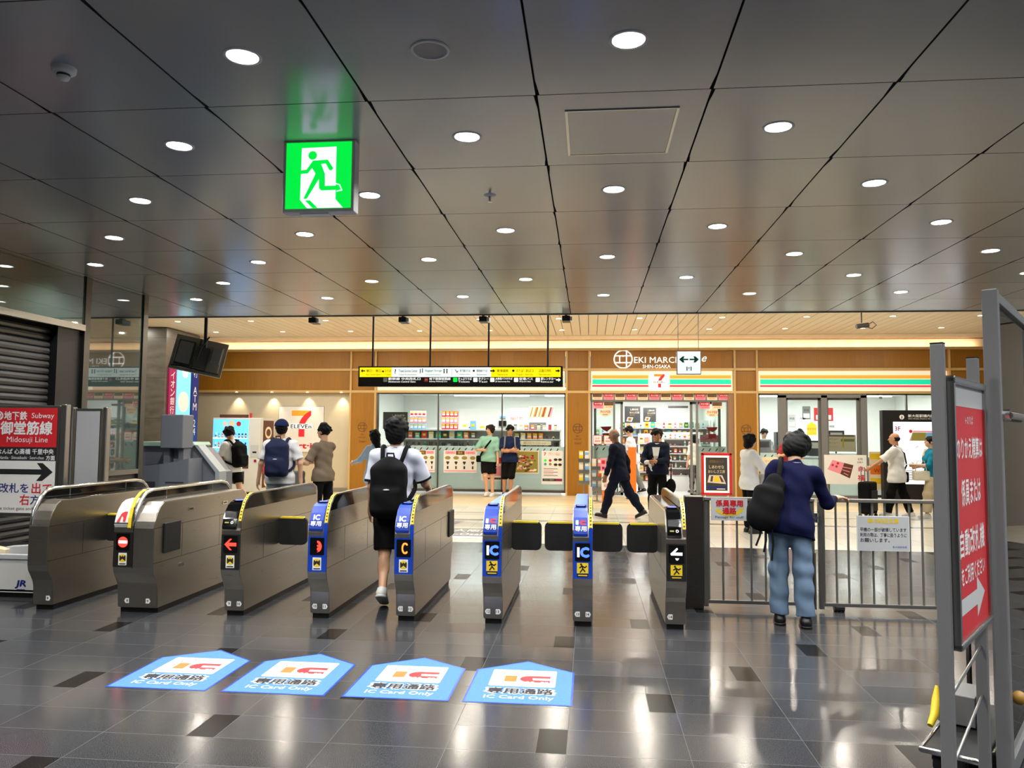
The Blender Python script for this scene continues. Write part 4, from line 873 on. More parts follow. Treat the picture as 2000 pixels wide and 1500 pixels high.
poster('pale sale poster with hearts on glass just behind the walking boy', -4.55,-3.90,.53,1.09, WY, draw=clear)
poster('pale sale poster with four yellow discs and hearts on the middle glass', -3.68,-2.83,.53,1.09, WY, draw=clear)
def food(m, w, h):
    m.rect(-w*.94,w*.94,-h*.92,h*.92,.001,'olive'); random.seed(3)
    for k in range(60):
        x, z = random.uniform(-.85,.75)*w, random.uniform(-.8,.55)*h; r = random.uniform(.06,.14)*w
        m.disc(x,z,r,.0015+k*.00004,random.choice(['red','brown','pink','cream','brown','orange']),10,r*.6)
    m.rect(w*.35,w*.8,-h*.78,-h*.68,.006,'white')
poster('large food photograph poster with pale frame beside the navy shirt man', -1.95,-1.27,.53,1.10, WY, 'cream', food)
def info(m, w, h):
    m.text('7',-w*.68,h*.8,h*.18,'red',.001,bold=.04); m.text('店舗からのお知らせ',w*.18,h*.86,h*.07,'red',.001,w=w*1.1); m.text('アルバイト募集中',w*.18,h*.76,h*.07,'red',.001,w=w*1.1)
    for k,(x,z) in enumerate(((-.65,.42),(-.2,.42),(-.65,.2),(-.2,.2))): m.disc(x*w,z*h,w*.13,.001,('exit_green','red','teal','olive')[k],12)
    for x in (.3,.7):
        for z in (.42,.12): m.disc(x*w,z*h,w*.17,.001,'cream',14); m.disc(x*w,z*h+w*.08,w*.18,.0012,'ink',14,w*.12)
    for k in range(5): m.rect(-w*.8,w*(.1 if k%2 else .5),-h*(.1+k*.1),-h*(.06+k*.1),.001,'pink' if k%2 else 'mid_grey')
    m.rect(-w*.9,w*.9,-h*.82,-h*.66,.001,'dark_grey'); m.rect(w*.3,w*.85,-h*.8,-h*.68,.0015,'magenta'); m.text('スタッフ募集中',-w*.3,-h*.74,h*.06,'white',.0015,w=w*.9)
poster('white notice poster with red 7 and round pictures at the window end', -1.20,-.66,.27,1.10, WY, 'white', info)
def small(m, w, h):
    m.rect(-w*.8,w*.8,h*.4,h*.9,.001,'red'); m.text('新発売',0,h*.65,h*.25,'yellow',.002,bold=.02); m.rect(-w*.7,w*.7,-h*.6,h*.2,.001,'pink'); m.rect(-w*.8,w*.8,-h*.9,-h*.75,.001,'dark_grey')
poster('small pink poster low on the glass behind the two young men', -2.72,-2.10,.34,.95, WY, 'white', small)
def dark(m, w, h):
    m.text('しあわせな',w*.25,h*.62,h*.22,'cream',.002,w=w*1.0); m.text('おいしさ工房',w*.25,h*.25,h*.22,'cream',.002,w=w*1.2); m.text('BOX',0,-h*.05,h*.2,'gold',.002)
    m.plate([(-w*.8,-h*.8),(-w*.1,-h*.85),(w*.1,-h*.35),(-w*.6,-h*.3)],.001,'dirty_white'); m.plate([(-w*.65,-h*.72),(-w*.2,-h*.75),(-w*.05,-h*.42),(-w*.52,-h*.38)],.002,'gold'); m.rect(-w*.4,-w*.3,-h*.7,-h*.42,.003,'brown')
poster('black food poster on glass near the beige wall column', -5.35,-4.70,1.62,2.06, 19.75, 'dark_grey', dark)
def slices(m, w, h):
    random.seed(5)
    for k in range(26): x=random.uniform(-.9,.8)*w; m.line([(x,-h*.8),(x+w*.2,h*.8)],w*.09,.001+k*.00004,random.choice(['cream','orange','brown','pink']))
poster('hanging hot snack poster with pale strips inside the window end', -1.62,-.95,1.95,2.25, 20.6, 'cream', slices)
poster('white menu sheets hanging beside the hot snack poster', -2.1,-1.64,1.78,2.2, 20.6, 'white', lambda m,w,h: (m.text('揚げ物',-w*.3,-h*.3,h*.5,'red',.001), m.rect(-w*.8,w*.8,h*.2,h*.8,.001,'pale_grey')))
poster('small dark grey price board inside the end window', -1.6,-1.15,1.58,1.82, 20.5, 'mid_grey', lambda m,w,h: [m.rect(-w*.8,w*.6,h*(.5-.4*k),h*(.58-.4*k),.001,'pale_grey') for k in range(3)])
poster('white promotion panel with two yellow discs above counter', -3.62,-2.5,1.35,2.2, 21.4, 'white', lambda m,w,h: [ (m.disc(x,-h*.3,w*.16,.001,'yellow',18), m.disc(x+w*.26,-h*.28,w*.1,.001,'brown',14), m.disc(x+w*.45,-h*.34,w*.12,.001,'pink',14)) for x in (-.7*w, .15*w) ])
# row of little campaign cards over the automatic door
def card(m, w, h, c='brown'):
    m.rect(-w*.9,w*.9,-h*.1,h*.85,.001,c); m.text('7/17日',0,h*.4,h*.5,'gold' if c == 'brown' else 'white',.002,w=w*1.4,bold=.02); m.text('毎日実施',0,-h*.5,h*.35,'red',.002,w=w*1.2)
n = 12
for k in range(n):
    x = .06+.28*k
    poster('small campaign card in the row above automatic door', x, x+.25, 2.375, 2.535, FAC_Y+.012, 'pink' if k%2 else 'cream', (lambda c: lambda m,w,h: card(m,w,h,c))('red' if k%2 else 'brown'))['group'] = 'campaign cards above the automatic door'
for k, x in enumerate((.08,.34,2.68,2.98)):
    poster('small campaign card in second row on the door side glass', x, x+.25, 2.16, 2.33, FAC_Y+.03, 'cream' if k%2 else 'pink', (lambda c: lambda m,w,h: card(m,w,h,c))('brown' if k%2 else 'red'))['group'] = 'campaign cards on the side glass'
for x in (.38, 2.98):
    m = MB(FRONT(x,FAC_Y+.03,2.06)); m.disc(0,0,.15,0,'cream',24,.10); m.text('7/17日',0,.02,.06,'red',.001,w=.24,bold=.03); m.text('感謝祭',0,-.05,.04,'brown',.001)
    m.build('round_sticker', label='round cream campaign sticker on glass %s' % ('beside the red heart display' if x < 1 else 'above the red framed menu board'), cat='sticker', org=(x,FAC_Y+.03,2.06))
    m = MB(FRONT(x+.02,FAC_Y+.20,1.66)); m.plate([(-.14,.05),(.14,.06),(.12,0),(.02,-.07),(-.08,-.02)],0,'red'); m.rect(-.08,.1,-.2,-.11,0,'red'); m.build('display_card', label='bright red display card inside glass %s' % ('near bald man in suit' if x < 1 else 'behind red framed board'), cat='card', org=(x,FAC_Y+.2,1.5))
for k, x in enumerate((.08,.34)): poster('small red edged price card %s door glass' % ('first on the column side of' if k == 0 else 'second along on'), x, x+.22, 1.27, 1.5, FAC_Y+.03, 'red', lambda m,w,h: (m.rect(-w*.88,w*.88,-h*.88,h*.88,.001,'white'), m.text('お得',0,h*.3,h*.4,'red',.002), m.rect(-w*.6,w*.6,-h*.5,-h*.1,.002,'pink')))
poster('dark menu poster inside the shop, nearest the magazine rack', .98,1.42,1.85,2.32, 22.2, 'dark_grey', dark)
poster('second dark menu poster inside the shop, beside white wall', 1.50,1.86,1.88,2.28, 22.2, 'dark_grey', dark)
poster('pale sheet with vertical writing on the shop back wall', 2.12,2.24,1.9,2.3, 22.3, 'white', lambda m,w,h: vtext(m,'冷凍食品',0,h*.6,w*1.0,'mid_grey',.001))
poster('pink handwritten card behind glass near the red framed board', 2.72,3.2,1.34,1.52, FAC_Y+.25, 'pink', lambda m,w,h: m.text('コーヒー',0,0,h*.8,'brown',.001))
def okashi(m, w, h):
    m.plate([(-w*.85,h*.0),(-w*.6,h*.65),(-w*.05,h*.45),(-w*.25,-h*.3)],.001,'pink'); m.plate([(-w*.25,-h*.3),(-w*.05,h*.45),(w*.38,h*.3),(w*.2,-h*.6)],.0012,'brown')
    for k in range(3): m.line([(-w*.2+k*.03,h*(.2-.22*k)),(w*.28-.04*k,h*(.06-.22*k))],h*.05,.002,'pink')
    for x,z in ((-.6,.3),(-.42,.2),(-.35,.42)): m.disc(x*w,z*h,w*.06,.002,'red',12)
    m.text('赤',w*.72,h*.05,h*.36,'red',.001,bold=.03); m.text('福',w*.72,-h*.55,h*.4,'red',.001,bold=.03); m.text('名物',w*.7,h*.72,h*.16,'ink',.001); m.text('餅菓子',w*.7,h*.5,h*.12,'ink',.001)
poster('white poster with pink sweets box and red characters on the glass door', 5.60,6.58,.37,1.07, FAC_Y-.03, 'white', okashi)
poster('yellow and cream bakery price poster beside sweets poster', 6.66,7.0,.25,1.15, FAC_Y+.02, 'cream', lambda m,w,h: (m.rect(-w*.9,w*.9,h*.6,h*.9,.001,'yellow'), m.rect(-w*.9,w*.9,-.2*h,.3*h,.001,'orange'), m.text('W',0,0,h*.2,'brown',.002), m.rect(-w*.9,w*.9,-h*.7,-h*.4,.001,'yellow')))
poster('cream price list behind the glass door above sweets poster', 5.72,6.42,1.14,1.55, FAC_Y+.2, 'cream', lambda m,w,h: (m.rect(-w*.9,w*.9,h*.8,h*.95,.001,'brown'), [m.text('メニュー',-w*.5,h*(.5-.45*k),h*.22,('ink','red','pink')[k],.001) for k in range(3)], m.rect(w*.0,w*.9,h*.2,h*.5,.001,'olive'), m.rect(w*.1,w*.2,-h*.5,h*.8,.002,'yellow')))
poster('small cream shelf poster under window beside column', 4.16,4.52,.5,1.0, FAC_Y+.02, 'cream', lambda m,w,h: (m.text('コーヒー',0,h*.6,h*.2,'brown',.001), m.rect(-w*.8,w*.8,-h*.5,h*.2,.001,'yellow')))
# station map board
t = thing('station_map', 'large black framed station floor map board lit from inside', 'map board', (7.75, 18.9, 0)); o = t.location
m = MB(); m.box(6.80,8.7,18.9,19.1,0,2.13,'black',.008); m.build('cabinet', t, org=o)
m = MB(FRONT(7.75,18.895,0)); m.disc(-.52,1.97,.055,0,'white',20); m.text('i',-.52,1.97,.07,'ink',.001,bold=.05); m.text('新大阪駅構内案内',-.05,2.0,.07,'white',0,w=.66,bold=.015); m.text('Shin-Osaka Station floor map',-.05,1.93,.035,'white',0,w=.66); m.build('title', t, org=o)
m = MB(FRONT(7.75,18.895,0)); m.rect(-.72,.9,.42,1.86,0,'map_white')
ISO = [0]
def iso(cx, cz, w, h, c): ISO[0] += 1; m.plate([(cx-w,cz-h),(cx+w*.8,cz-h),(cx+w,cz+h),(cx-w*.8,cz+h)],.001+.0004*ISO[0],c)
m.text('3F',-.62,1.70,.1,'magenta',.001,bold=.02); m.text('2F',-.2,1.28,.05,'ink',.001); m.disc(-.33,1.64,.04,.001,'red',16); m.rect(-.28,.5,1.625,1.655,.0006,'pink'); iso(.05,1.52,.42,.1,'pale_grey'); iso(-.15,1.52,.18,.09,'olive'); iso(.12,1.52,.14,.09,'light_blue'); iso(.4,1.52,.1,.08,'cream'); iso(.25,1.14,.36,.1,'cream'); iso(.25,1.14,.28,.07,'olive'); iso(.25,.86,.34,.09,'cream'); iso(.2,.86,.22,.07,'olive')
for k in range(6): m.rect(-.6,-.2,.72-k*.04,.735-k*.04,.001,'mid_grey'); m.rect(-.1,.5,.72-k*.04,.732-k*.04,.001,'light_blue')
m.build('map_sheet', t, org=o)

# ---------------------------------------------------------------- shop fittings and goods
PAL = ['red','white','cream','orange','pink','light_blue','exit_green','brown','yellow','teal','dark_grey','pale_grey','magenta','olive']
PAL = ['red','white','cream','orange','pink','light_blue','teal','brown','yellow','dark_grey','pale_grey','olive','green_ink']
PROTO = {}
def goods(kind, mt):
    k = (kind, mt)
    if k not in PROTO:
        m = MB()
        if kind == 'snack_box': m.box(-.06,.06,-.05,.05,0,.17,mt,.004); m.box(-.045,.045,-.0505,-.049,.04,.1,'white' if mt != 'white' else 'red'); m.box(-.05,.05,-.0505,-.0495,.12,.15,'yellow' if mt != 'yellow' else 'brown')
        elif kind == 'drink_bottle': m.lathe([(0,0),(.033,.002),(.033,.13),(.03,.15),(.013,.185),(.013,.205),(0,.206)],mt,n=12); m.lathe([(.0335,.05),(.0335,.10)],'white' if mt != 'white' else 'green_ink',n=12); m.lathe([(.0145,.19),(.0145,.21),(0,.211)],'white',n=10)
        elif kind == 'snack_bag': m.prism([(-.07,0),(.07,0),(.062,.03),(.065,.17),(.07,.2),(-.07,.2),(-.065,.17),(-.062,.03)],-.03,.03,mt,.012,2); m.v=[Vector((v.x,v.z,v.y)) for v in m.v]; m.f=[f[::-1] for f in m.f]; m.box(-.04,.04,-.032,-.029,.07,.13,'yellow' if mt != 'yellow' else 'red')
        elif kind == 'rice_ball': m.prism([(-.05,0),(.05,0),(.01,.08),(-.01,.08)],-.025,.025,mt,.008,2); m.v=[Vector((v.x,v.z,v.y)) for v in m.v]; m.f=[f[::-1] for f in m.f]; m.box(-.02,.02,-.0265,.0265,0,.035,'ink')
        elif kind == 'storage_tin': m.lathe([(0,0),(.05,0),(.05,.15),(.047,.155)],mt,n=14); m.lathe([(.052,.15),(.052,.18),(0,.182)],'dark_grey',n=14)
        PROTO[k] = m
        m.me = None
    return PROTO[k]
def place(kind, mt, x, y, z, label, group, cat, sc=1.0):
    m = goods(kind, mt)
    if m.me is None:
        o = m.build(kind); m.me = o
    else: o = m.me.copy(); COL.objects.link(o)
    o.location = (x,y,z+.002); o.scale = (sc,sc,sc*random.uniform(.9,1.05)); tag(o, label, cat, group); return o
def shelving(name, label, x0, x1, y, d, zs, h, mt='white', back=True):
    t = thing(name, label, 'shelf', ((x0+x1)/2, y, 0)); o = t.location
    m = MB()
    for x in (x0, x1-.03): m.box(x,x+.03,y,y+d,0,h,mt)
    if back: m.box(x0,x1,y+d-.02,y+d,0,h,mt)
    m.box(x0,x1,y,y+d,0,zs[0]-.02 if zs[0] > .1 else .06,mt); m.build('frame', t, org=o)
    for z in zs: m = MB(); m.box(x0,x1,y,y+d-.02,z-.02,z,mt,.003); m.box(x0,x1,y-.006,y,z-.03,z+.005,'pale_grey'); m.build('shelf_board', t, org=o)
    return t
def fill(x0, x1, y, z, kinds, step, label, group, cat, sc=1.0, pal=None):
    x = x0
    while x < x1: place(random.choice(kinds), random.choice(pal or PAL), x, y, z, label, group, cat, sc); x += step*random.uniform(.92,1.12)
random.seed(11)
shelving('counter_shelf', 'white counter shelving full of small goods behind the wide shop window', -4.95,-.75,20.25,.45,(1.10,1.38,1.62),1.66)
fill(-4.85,-.85,20.36,1.10,['storage_tin','drink_bottle'],.16,'dark jar or bottle standing along the bottom counter shelf','jars along the window counter','jar',1.0,['dark_grey','mid_grey','green_ink','pale_grey','brown','dark_grey'])
fill(-4.75,-2.95,20.36,1.38,['snack_bag','snack_box'],.19,'colourful snack pack on the middle counter shelf behind the glass','snacks on the middle window shelf','snack')
fill(-1.9,-.85,20.36,1.38,['snack_box','rice_ball'],.15,'warm coloured bun pack on the counter shelf by the food poster','buns on the window shelf','snack',1.0,['orange','brown','cream','red'])
for x0, cs, nm in ((-4.72,['light_blue','pink','white'],'pink and blue'),(-3.86,['red','pink','red'],'red')):
    for r in range(3):
        for k in range(4): place('snack_box', cs[r], x0+.108*k, 20.36, 1.622+.168*r, 'small pack in the %s stacked display block behind the window' % nm, 'packs in the %s display block' % nm, 'snack', .85)
fill(-3.3,-2.95,20.36,1.62,['snack_bag'],.24,'large snack bag on the top counter shelf behind the glass','snack bags on the top window shelf','snack',1.1,['red','pink','light_blue','orange','white'])
fill(-1.95,-.85,20.36,1.62,['snack_box','storage_tin'],.15,'orange or brown pack on top counter shelf near the hot snack poster','packs on the top window shelf','snack',.8,['orange','brown','cream','red','pale_grey'])
for x, mt, w, tx in ((-1.42,'cream','揚げたてコロッケ',0),(-1.38,'mint','からあげ',1)):
    m = MB(FRONT(x,20.2,1.28-.16*tx)); m.rrect(-.42,.42,-.055,.055,.03,0,mt,.02); m.text(w,0,0,.06,'orange' if not tx else 'teal',.021,w=.6); m.build('shelf_sign', label='%s rounded shelf sign in front of the window goods' % ('cream' if not tx else 'mint green'), cat='sign', org=(x,20.2,1.28))
t = thing('coffee_machine', 'white coffee machine standing behind the young man in mint shirt', 'machine', (-2.28,20.35,1.62)); o = t.location
m = MB(); m.box(-2.42,-2.14,20.27,20.6,1.62,2.05,'white',.012); m.build('machine_body', t, org=o); m = MB(); m.box(-2.38,-2.18,20.25,20.275,1.72,1.86,'black',.004); m.box(-2.36,-2.2,20.255,20.275,1.92,1.98,'light_blue'); m.build('control_panel', t, org=o)
# island and wall shelves seen through the open door
shelving('chilled_cabinet', 'white open chilled cabinet with six lit shelves inside the door', 2.0,3.0,21.6,.5,(.42,.62,.82,1.02,1.22,1.42),1.6)
for z in (.42,.62,.82,1.02,1.22,1.42): fill(2.07,2.96,21.69,z,['rice_ball','snack_box','drink_bottle'],.13,'small pack on a shelf of the white chilled cabinet','packs in the chilled cabinet','food pack',.7,['cream','pink','orange','brown','white','red','dark_grey'])
shelving('wall_shelf', 'long white wall shelving at the back of the shop', .85,3.45,22.6,.4,(1.0,1.25,1.5,1.72),1.95)
for z in (1.0,1.25,1.5,1.72): fill(.95,3.4,22.72,z,['snack_bag','snack_box','drink_bottle'],.16,'bright pack on the long back wall shelving','packs on the back wall shelving','snack',.85)
shelving('magazine_rack', 'tall narrow white gondola packed with goods beside the shop clerk', 1.28,1.62,20.7,.35,(.3,.55,.8,1.05,1.3),1.55)
for z in (.3,.55,.8,1.05,1.3): fill(1.35,1.6,20.8,z,['snack_box','snack_bag'],.13,'pack on the narrow gondola beside the clerk','packs on the narrow gondola','snack',.8)
shelving('side_shelf', 'white shelf stand with goods inside the glass near column', .12,.75,20.9,.35,(.6,.9,1.2,1.5),1.7)
for z in (.6,.9,1.2,1.5): fill(.2,.72,21.0,z,['snack_box','drink_bottle'],.14,'pack on the shelf stand just inside the door glass','packs on the shelf stand by the door','snack',.85)
m = MB(); m.box(2.2,2.75,22.2,22.3,2.28,2.34,'dark_grey',.004); m.build('ceiling_vent_unit', label='dark slim air unit above the back shelving', cat='air vent', org=(2.45,22.25,2.34)); m = None
# sandwich kitchen seen through the right windows
t = thing('service_counter', 'grey service counter behind the glass doors', 'counter', (5.6,20.6,0)); o = t.location
m = MB(); m.box(4.3,8.3,20.5,21.0,0,.95,'shop_wall'); m.build('front', t, org=o); m = MB(); m.box(4.25,8.35,20.45,21.05,.95,1.0,'pale_grey',.006); m.build('worktop', t, org=o)
for x0, x1, y, z1, mt, nm, lab, cat in ((4.25,4.65,20.6,1.42,'mid_grey','coffee_machine','grey coffee machine on the counter behind the column window','machine'),(4.95,5.25,21.3,1.62,'black','cash_register','black register terminal behind the woman in red','till'),(5.62,5.9,20.65,1.4,'black','receipt_printer','black box terminal on the counter near the door frame','till'),(6.1,6.5,20.7,1.66,'black','screen','slim black screen on the counter above the price list','screen')):
    t = thing(nm, lab, cat, ((x0+x1)/2,y,1.0)); o = t.location
    m = MB()
    if nm == 'screen': m.box(x0,x1,y,y+.04,1.35,z1,mt,.006); m.tube([((x0+x1)/2,y+.05,1.02),((x0+x1)/2,y+.05,1.4)],.02,mt); m.box(x0+.1,x1-.1,y,y+.14,1.0,1.02,mt)
    else: m.box(x0,x1,y,min(y+.35,y+.35),1.0 if y < 21.1 else .0,z1,mt,.012)
    m.build('housing', t, org=o)
    m = MB(); m.box(x0+.05,x1-.05,y-.006,y-.001,z1-.2,z1-.05,'dark_grey' if mt != 'black' else 'tv_back'); m.build('display', t, org=o)
for x, z, w, mt, lab in ((5.25,1.9,.09,'pale_grey','small pale price tag hanging in the kitchen, first'),(5.52,1.9,.09,'white','small white price tag hanging beside the first tag'),(6.05,2.08,.24,'red','red and white price sheet hanging behind glass door'),(5.62,2.12,.1,'mid_grey','grey price sheet hanging beside the red sheet'),(6.25,1.7,.14,'white','white price sheet hanging under the red sheet')):
    poster(lab, x-w, x+w, z-.17, z+.17, 20.9, mt, lambda m,w,h: (m.rect(-w*.8,w*.8,-h*.8,-h*.1,.001,'paper'), m.text('特価',0,h*.4,h*.35,'ink',.001)), name='price_sheet', cat='sign')
m = MB(FRONT(5.72,20.8,1.7)); m.plate([(-.12,-.16),(.12,-.16),(.12,.1),(0,.18),(-.12,.1)],0,'yellow'); m.text('おすすめ',0,0,.05,'red',.001); m.build('price_sheet', label='bright yellow price tag hanging near the door frame', cat='sign', org=(5.72,20.8,1.7))
t = thing('track_spot', 'small grey track spotlight under the shop ceiling by the map', 'spotlight', (7.2,20.0,2.75))
m = MB(); m.tube([(0,0,0),(0,0,-.14)],.012,'mid_grey',8); m.build('stem', t); m = MB(); m.tube([(0,.03,-.14),(-.06,-.06,-.28)],.045,'mid_grey',12); m.build('head', t)

# ---------------------------------------------------------------- items before the shop front
t = thing('vending_machine', 'drinks vending machine with bright blue display against beige wall', 'vending machine', (-8.63,18.3,0)); o = t.location
m = MB(); m.box(-9.26,-8.0,18.34,19.12,.04,1.86,'dirty_white',.012); m.box(-9.2,-8.06,18.4,19.0,0,.04,'black'); m.build('cabinet', t, org=o)
m = MB(); m.box(-9.24,-8.02,18.30,18.34,.06,1.85,'dirty_white',.008); m.box(-9.24,-8.30,18.295,18.30,.62,.93,'brown'); m.box(-8.25,-8.05,18.29,18.3,.9,1.2,'pale_grey',.004); m.box(-8.2,-8.1,18.288,18.292,1.0,1.04,'black'); m.box(-8.16,-8.10,18.288,18.295,.78,.84,'magenta'); m.box(-9.1,-8.4,18.29,18.30,.25,.55,'dark_grey',.004); dr = m.build('front_door', t, org=o)
m = MB(); m.box(-9.22,-8.32,18.292,18.30,.95,1.82,'vend_blue'); m.build('display_back', t, org=o)
m = MB(FRONT(-8.77,18.290,0))
m.rect(-.44,.44,1.62,1.81,0,'vend_blue'); m.disc(-.15,1.71,.07,.001,'white',18); m.disc(.02,1.72,.08,.001,'cream',18); m.disc(.2,1.71,.06,.001,'red',18); m.build('header_card', t, org=o)
for z in (1.37, 1.14, .97): m = MB(); m.box(-9.2,-8.34,18.25,18.292,z-.025,z,'vend_white'); m.build('sample_shelf', t, org=o)
for z in (1.37, 1.14, .97):
    for k in range(10): place('drink_bottle', random.choice(['light_blue','white','green_ink','brown','navy_ink','orange','red','light_blue','white']), -9.14+.085*k, 18.27, z, 'small drink sample bottle in the vending machine window', 'drink samples in the vending machine', 'bottle', .62 if z > 1 else .5)
m = MB(SIDE(-8.0+.003,0,0)); m.rect(18.42,19.05,.15,1.8,0,'brown'); m.rect(18.46,19.0,.5,1.3,.001,'red')
for z in (.3,.68,1.1,1.5): m.disc(18.73,z,.2,.002,'cream',20,.15); m.disc(18.73,z,.13,.003,'brown',16,.09)
m.build('side_poster', t, org=o)
m = MB(); m.box(-9.1,-8.4,18.36,18.46,1.86,1.94,'brown',.004); m.box(-8.34,-8.3,18.38,18.44,1.86,1.98,'red'); m.build('top_sign', t, org=o)
def wallposter(m, w, h):
    m.rect(-w*.985,w*.985,-h*.985,h*.985,.0005,'paper'); seven(m, w*.0, h*.25, h*1.15, .001, False); m.text('mart·in',-w*.0,-h*.72,h*.22,'red',.001,bold=.04,w=w*1.5)
poster('large pale wall panel with big 7 logo on beige wall', -8.06,-6.84,1.0,2.19, FAC_Y+.09, 'mid_grey', wallposter, 'wall_panel', 'sign', .02)
# leaflet racks by the column
def rack(name, x, y, w, z0, z1, label, cols):
    t = thing(name, label, 'leaflet rack', (x,y,0))
    m = MB(); m.tube([(0,.04,0),(0,.04,z1)],.018,'steel_trim',10); m.lathe([(0,.03),(.16,.02),(.17,0)],'steel_trim',(0,.04,0)); m.build('stand', t)
    zs = [z0+(z1-z0)*k/3 for k in range(3)]
    for z in zs: m = MB(); m.box(-w/2,w/2,-.06,.02,z,z+.01,'pale_grey'); m.box(-w/2,w/2,-.065,-.06,z,z+.08,'steel_trim'); m.build('pocket', t)
    k = 0
    for z in zs:
        n = max(2, int(w/.115))
        for i in range(n):
            c = cols[k % len(cols)]; k += 1; xx = x-w/2+w*(i+.5)/n
            mm = MB(); mm.box(-.045,.045,-.012,0,.0,.24,c); mm.box(-.04,.04,-.0125,-.011,.15,.21,'white' if c != 'white' else 'light_blue'); mm.box(-.04,.04,-.0125,-.011,.03,.06,'navy_ink')
            l = mm.build('leaflet'); l.location = (xx, y-.015, z+.011); tag(l, 'folded leaflet in a pocket of %s' % label.split(' beside')[0], 'leaflet', 'leaflets in the '+label.split(' beside')[0])
rack('leaflet_rack', -.13, 17.5, .26, .40, 1.14, 'slim leaflet rack with blue and yellow brochures beside the timber column', ['yellow','light_blue','cream','light_blue','yellow','white'])
rack('leaflet_rack', .16, 17.7, .26, .25, .95, 'lower leaflet rack with pale and orange brochures beside the slim rack', ['light_blue','pale_grey','white','orange','cream','pink'])
poster('white stand board with red characters below pink parcels', .26,.44,.28,.66, 17.45, 'white', lambda m,w,h: (vtext(m,'赤福',0,h*.1,w*1.0,'red',.001), m.rect(-w*.6,w*.6,h*.55,h*.85,.001,'mid_grey')), 'standing_board', 'sign')
o_ = MB(); o_.box(.27,.43,17.465,17.58,0,.28,'orange',.004); o_.build('pedestal', label='orange pedestal box under the white stand board', cat='pedestal', org=(.35,17.5,0))
for k, x in enumerate((.24,.37)):
    m = MB(); m.box(x,x+.115,17.44,17.52,.70,.99,'pink',.004); m.box(x+.02,x+.095,17.438,17.44,.86,.94,'red'); m.box(x+.03,x+.085,17.438,17.44,.74,.8,'magenta'); m.build('gift_box', label='pink gift parcel standing upright, %s of two above the white board' % ('column-side one' if k == 0 else 'suit-side one'), cat='gift box', org=(x,17.48,.7))
m = MB(); m.box(.22,.50,17.43,17.6,.66,.70,'cream',.004); m.tube([(.35,17.6,0),(.35,17.6,.68)],.015,'steel_trim'); m.build('display_tray', label='small cream display tray holding the two pink parcels', cat='tray', org=(.36,17.5,.66))
t = thing('banner_stand', 'orange vertical banner panel standing by the open shop door', 'banner', (1.0,18.7,0))
m = MB(); m.box(-.095,.095,-.015,.015,.06,1.22,'orange',.004); m.build('panel', t); m = MB(); m.box(-.14,.14,-.14,.14,0,.02,'dark_grey',.004); m.tube([(0,.03,.01),(0,.03,1.2)],.012,'steel_trim'); m.build('base', t);
# red framed menu stand
t = thing('menu_stand', 'red framed menu stand with black food poster beside timber column', 'menu board', (2.77,17.5,0)); 
m = MB(); m.box(-.33,-.27,-.03,.03,.22,1.13,'red',.012); m.box(.27,.33,-.03,.03,.22,1.13,'red',.012); m.box(-.33,.33,-.03,.03,1.07,1.13,'red',.012); m.box(-.33,.33,-.03,.03,.2,.26,'red',.012); m.build('outer_frame', t)
m = MB(FRONT(0,-.012,0)); m.rect(-.28,.28,.25,1.08,0,'sign_white'); m.rect(-.235,.235,.3,1.03,.001,'dark_grey'); m.T = m.T @ Matrix.Translation((0,.62,.002)); m.text('新登場のおいしさ',0,.32,.06,'gold',0,w=.3); m.text('しあわせな',0,.2,.07,'cream',0,w=.32); m.text('おいしさ工房',0,.1,.07,'cream',0,w=.36); m.plate([(-.2,-.14),(-.16,.02),(.12,.02),(.2,-.17)],.0005,'dirty_white'); m.plate([(-.07,-.12),(-.05,0),(.04,0),(.08,-.13)],.001,'yellow'); m.plate([(-.14,-.12),(-.12,0),(-.07,0),(-.09,-.12)],.001,'brown'); m.plate([(.1,-.13),(.05,0),(.09,0),(.16,-.13)],.001,'brown'); m.rect(-.2,.2,-.28,-.22,0,'navy_ink'); m.rect(.0,.18,-.29,-.27,.001,'white'); m.build('menu_poster', t)
for x in (-.25,.25): m = MB(); m.tube([(x,-.1,0),(x,0,.24)],.014,'steel_trim'); m.tube([(x,.2,0),(x,.02,.4)],.014,'steel_trim'); m.build('leg', t)
# ---------------------------------------------------------------- people: smooth solid modelling of bodies and clothes
V3 = lambda *a: np.array(a, float)
def cap(a, b, ra, rb=None, k=.02, flat0=False, flat1=False, op='u'):
    a, b = V3(*a), V3(*b); rb = ra if rb is None else rb; R = max(ra, rb); L = b-a; l2 = max(L @ L, 1e-9); ax = L/math.sqrt(l2)
    def f(P):
        q = P-a; t = np.clip((q @ L)/l2, 0, 1); d = np.linalg.norm(q-t[...,None]*L, axis=-1)-(ra+(rb-ra)*t)
        if flat1: d = np.maximum(d, (P-b) @ ax)
        if flat0: d = np.maximum(d, -(P-a) @ ax)
        return d
    return f, np.minimum(a, b)-R, np.maximum(a, b)+R, k, op
def ell(c, r, Rm=None, k=.03, op='u'):
    c, r = V3(*c), V3(*r); Rm = np.eye(3) if Rm is None else Rm; R = r.max()
    def f(P):
        q = (P-c) @ Rm; k0 = np.linalg.norm(q/r, axis=-1); k1 = np.linalg.norm(q/(r*r), axis=-1)+1e-9
        return k0*(k0-1)/k1
    return f, c-R, c+R, k, op
def rbox(c, h, rad, Rm=None, k=.02, op='u'):
    c, h = V3(*c), V3(*h); Rm = np.eye(3) if Rm is None else Rm; R = np.linalg.norm(h)+rad
    def f(P):
        q = np.abs((P-c) @ Rm)-h; return np.linalg.norm(np.maximum(q, 0), axis=-1)+np.minimum(q.max(-1), 0)-rad
    return f, c-R, c+R, k, op
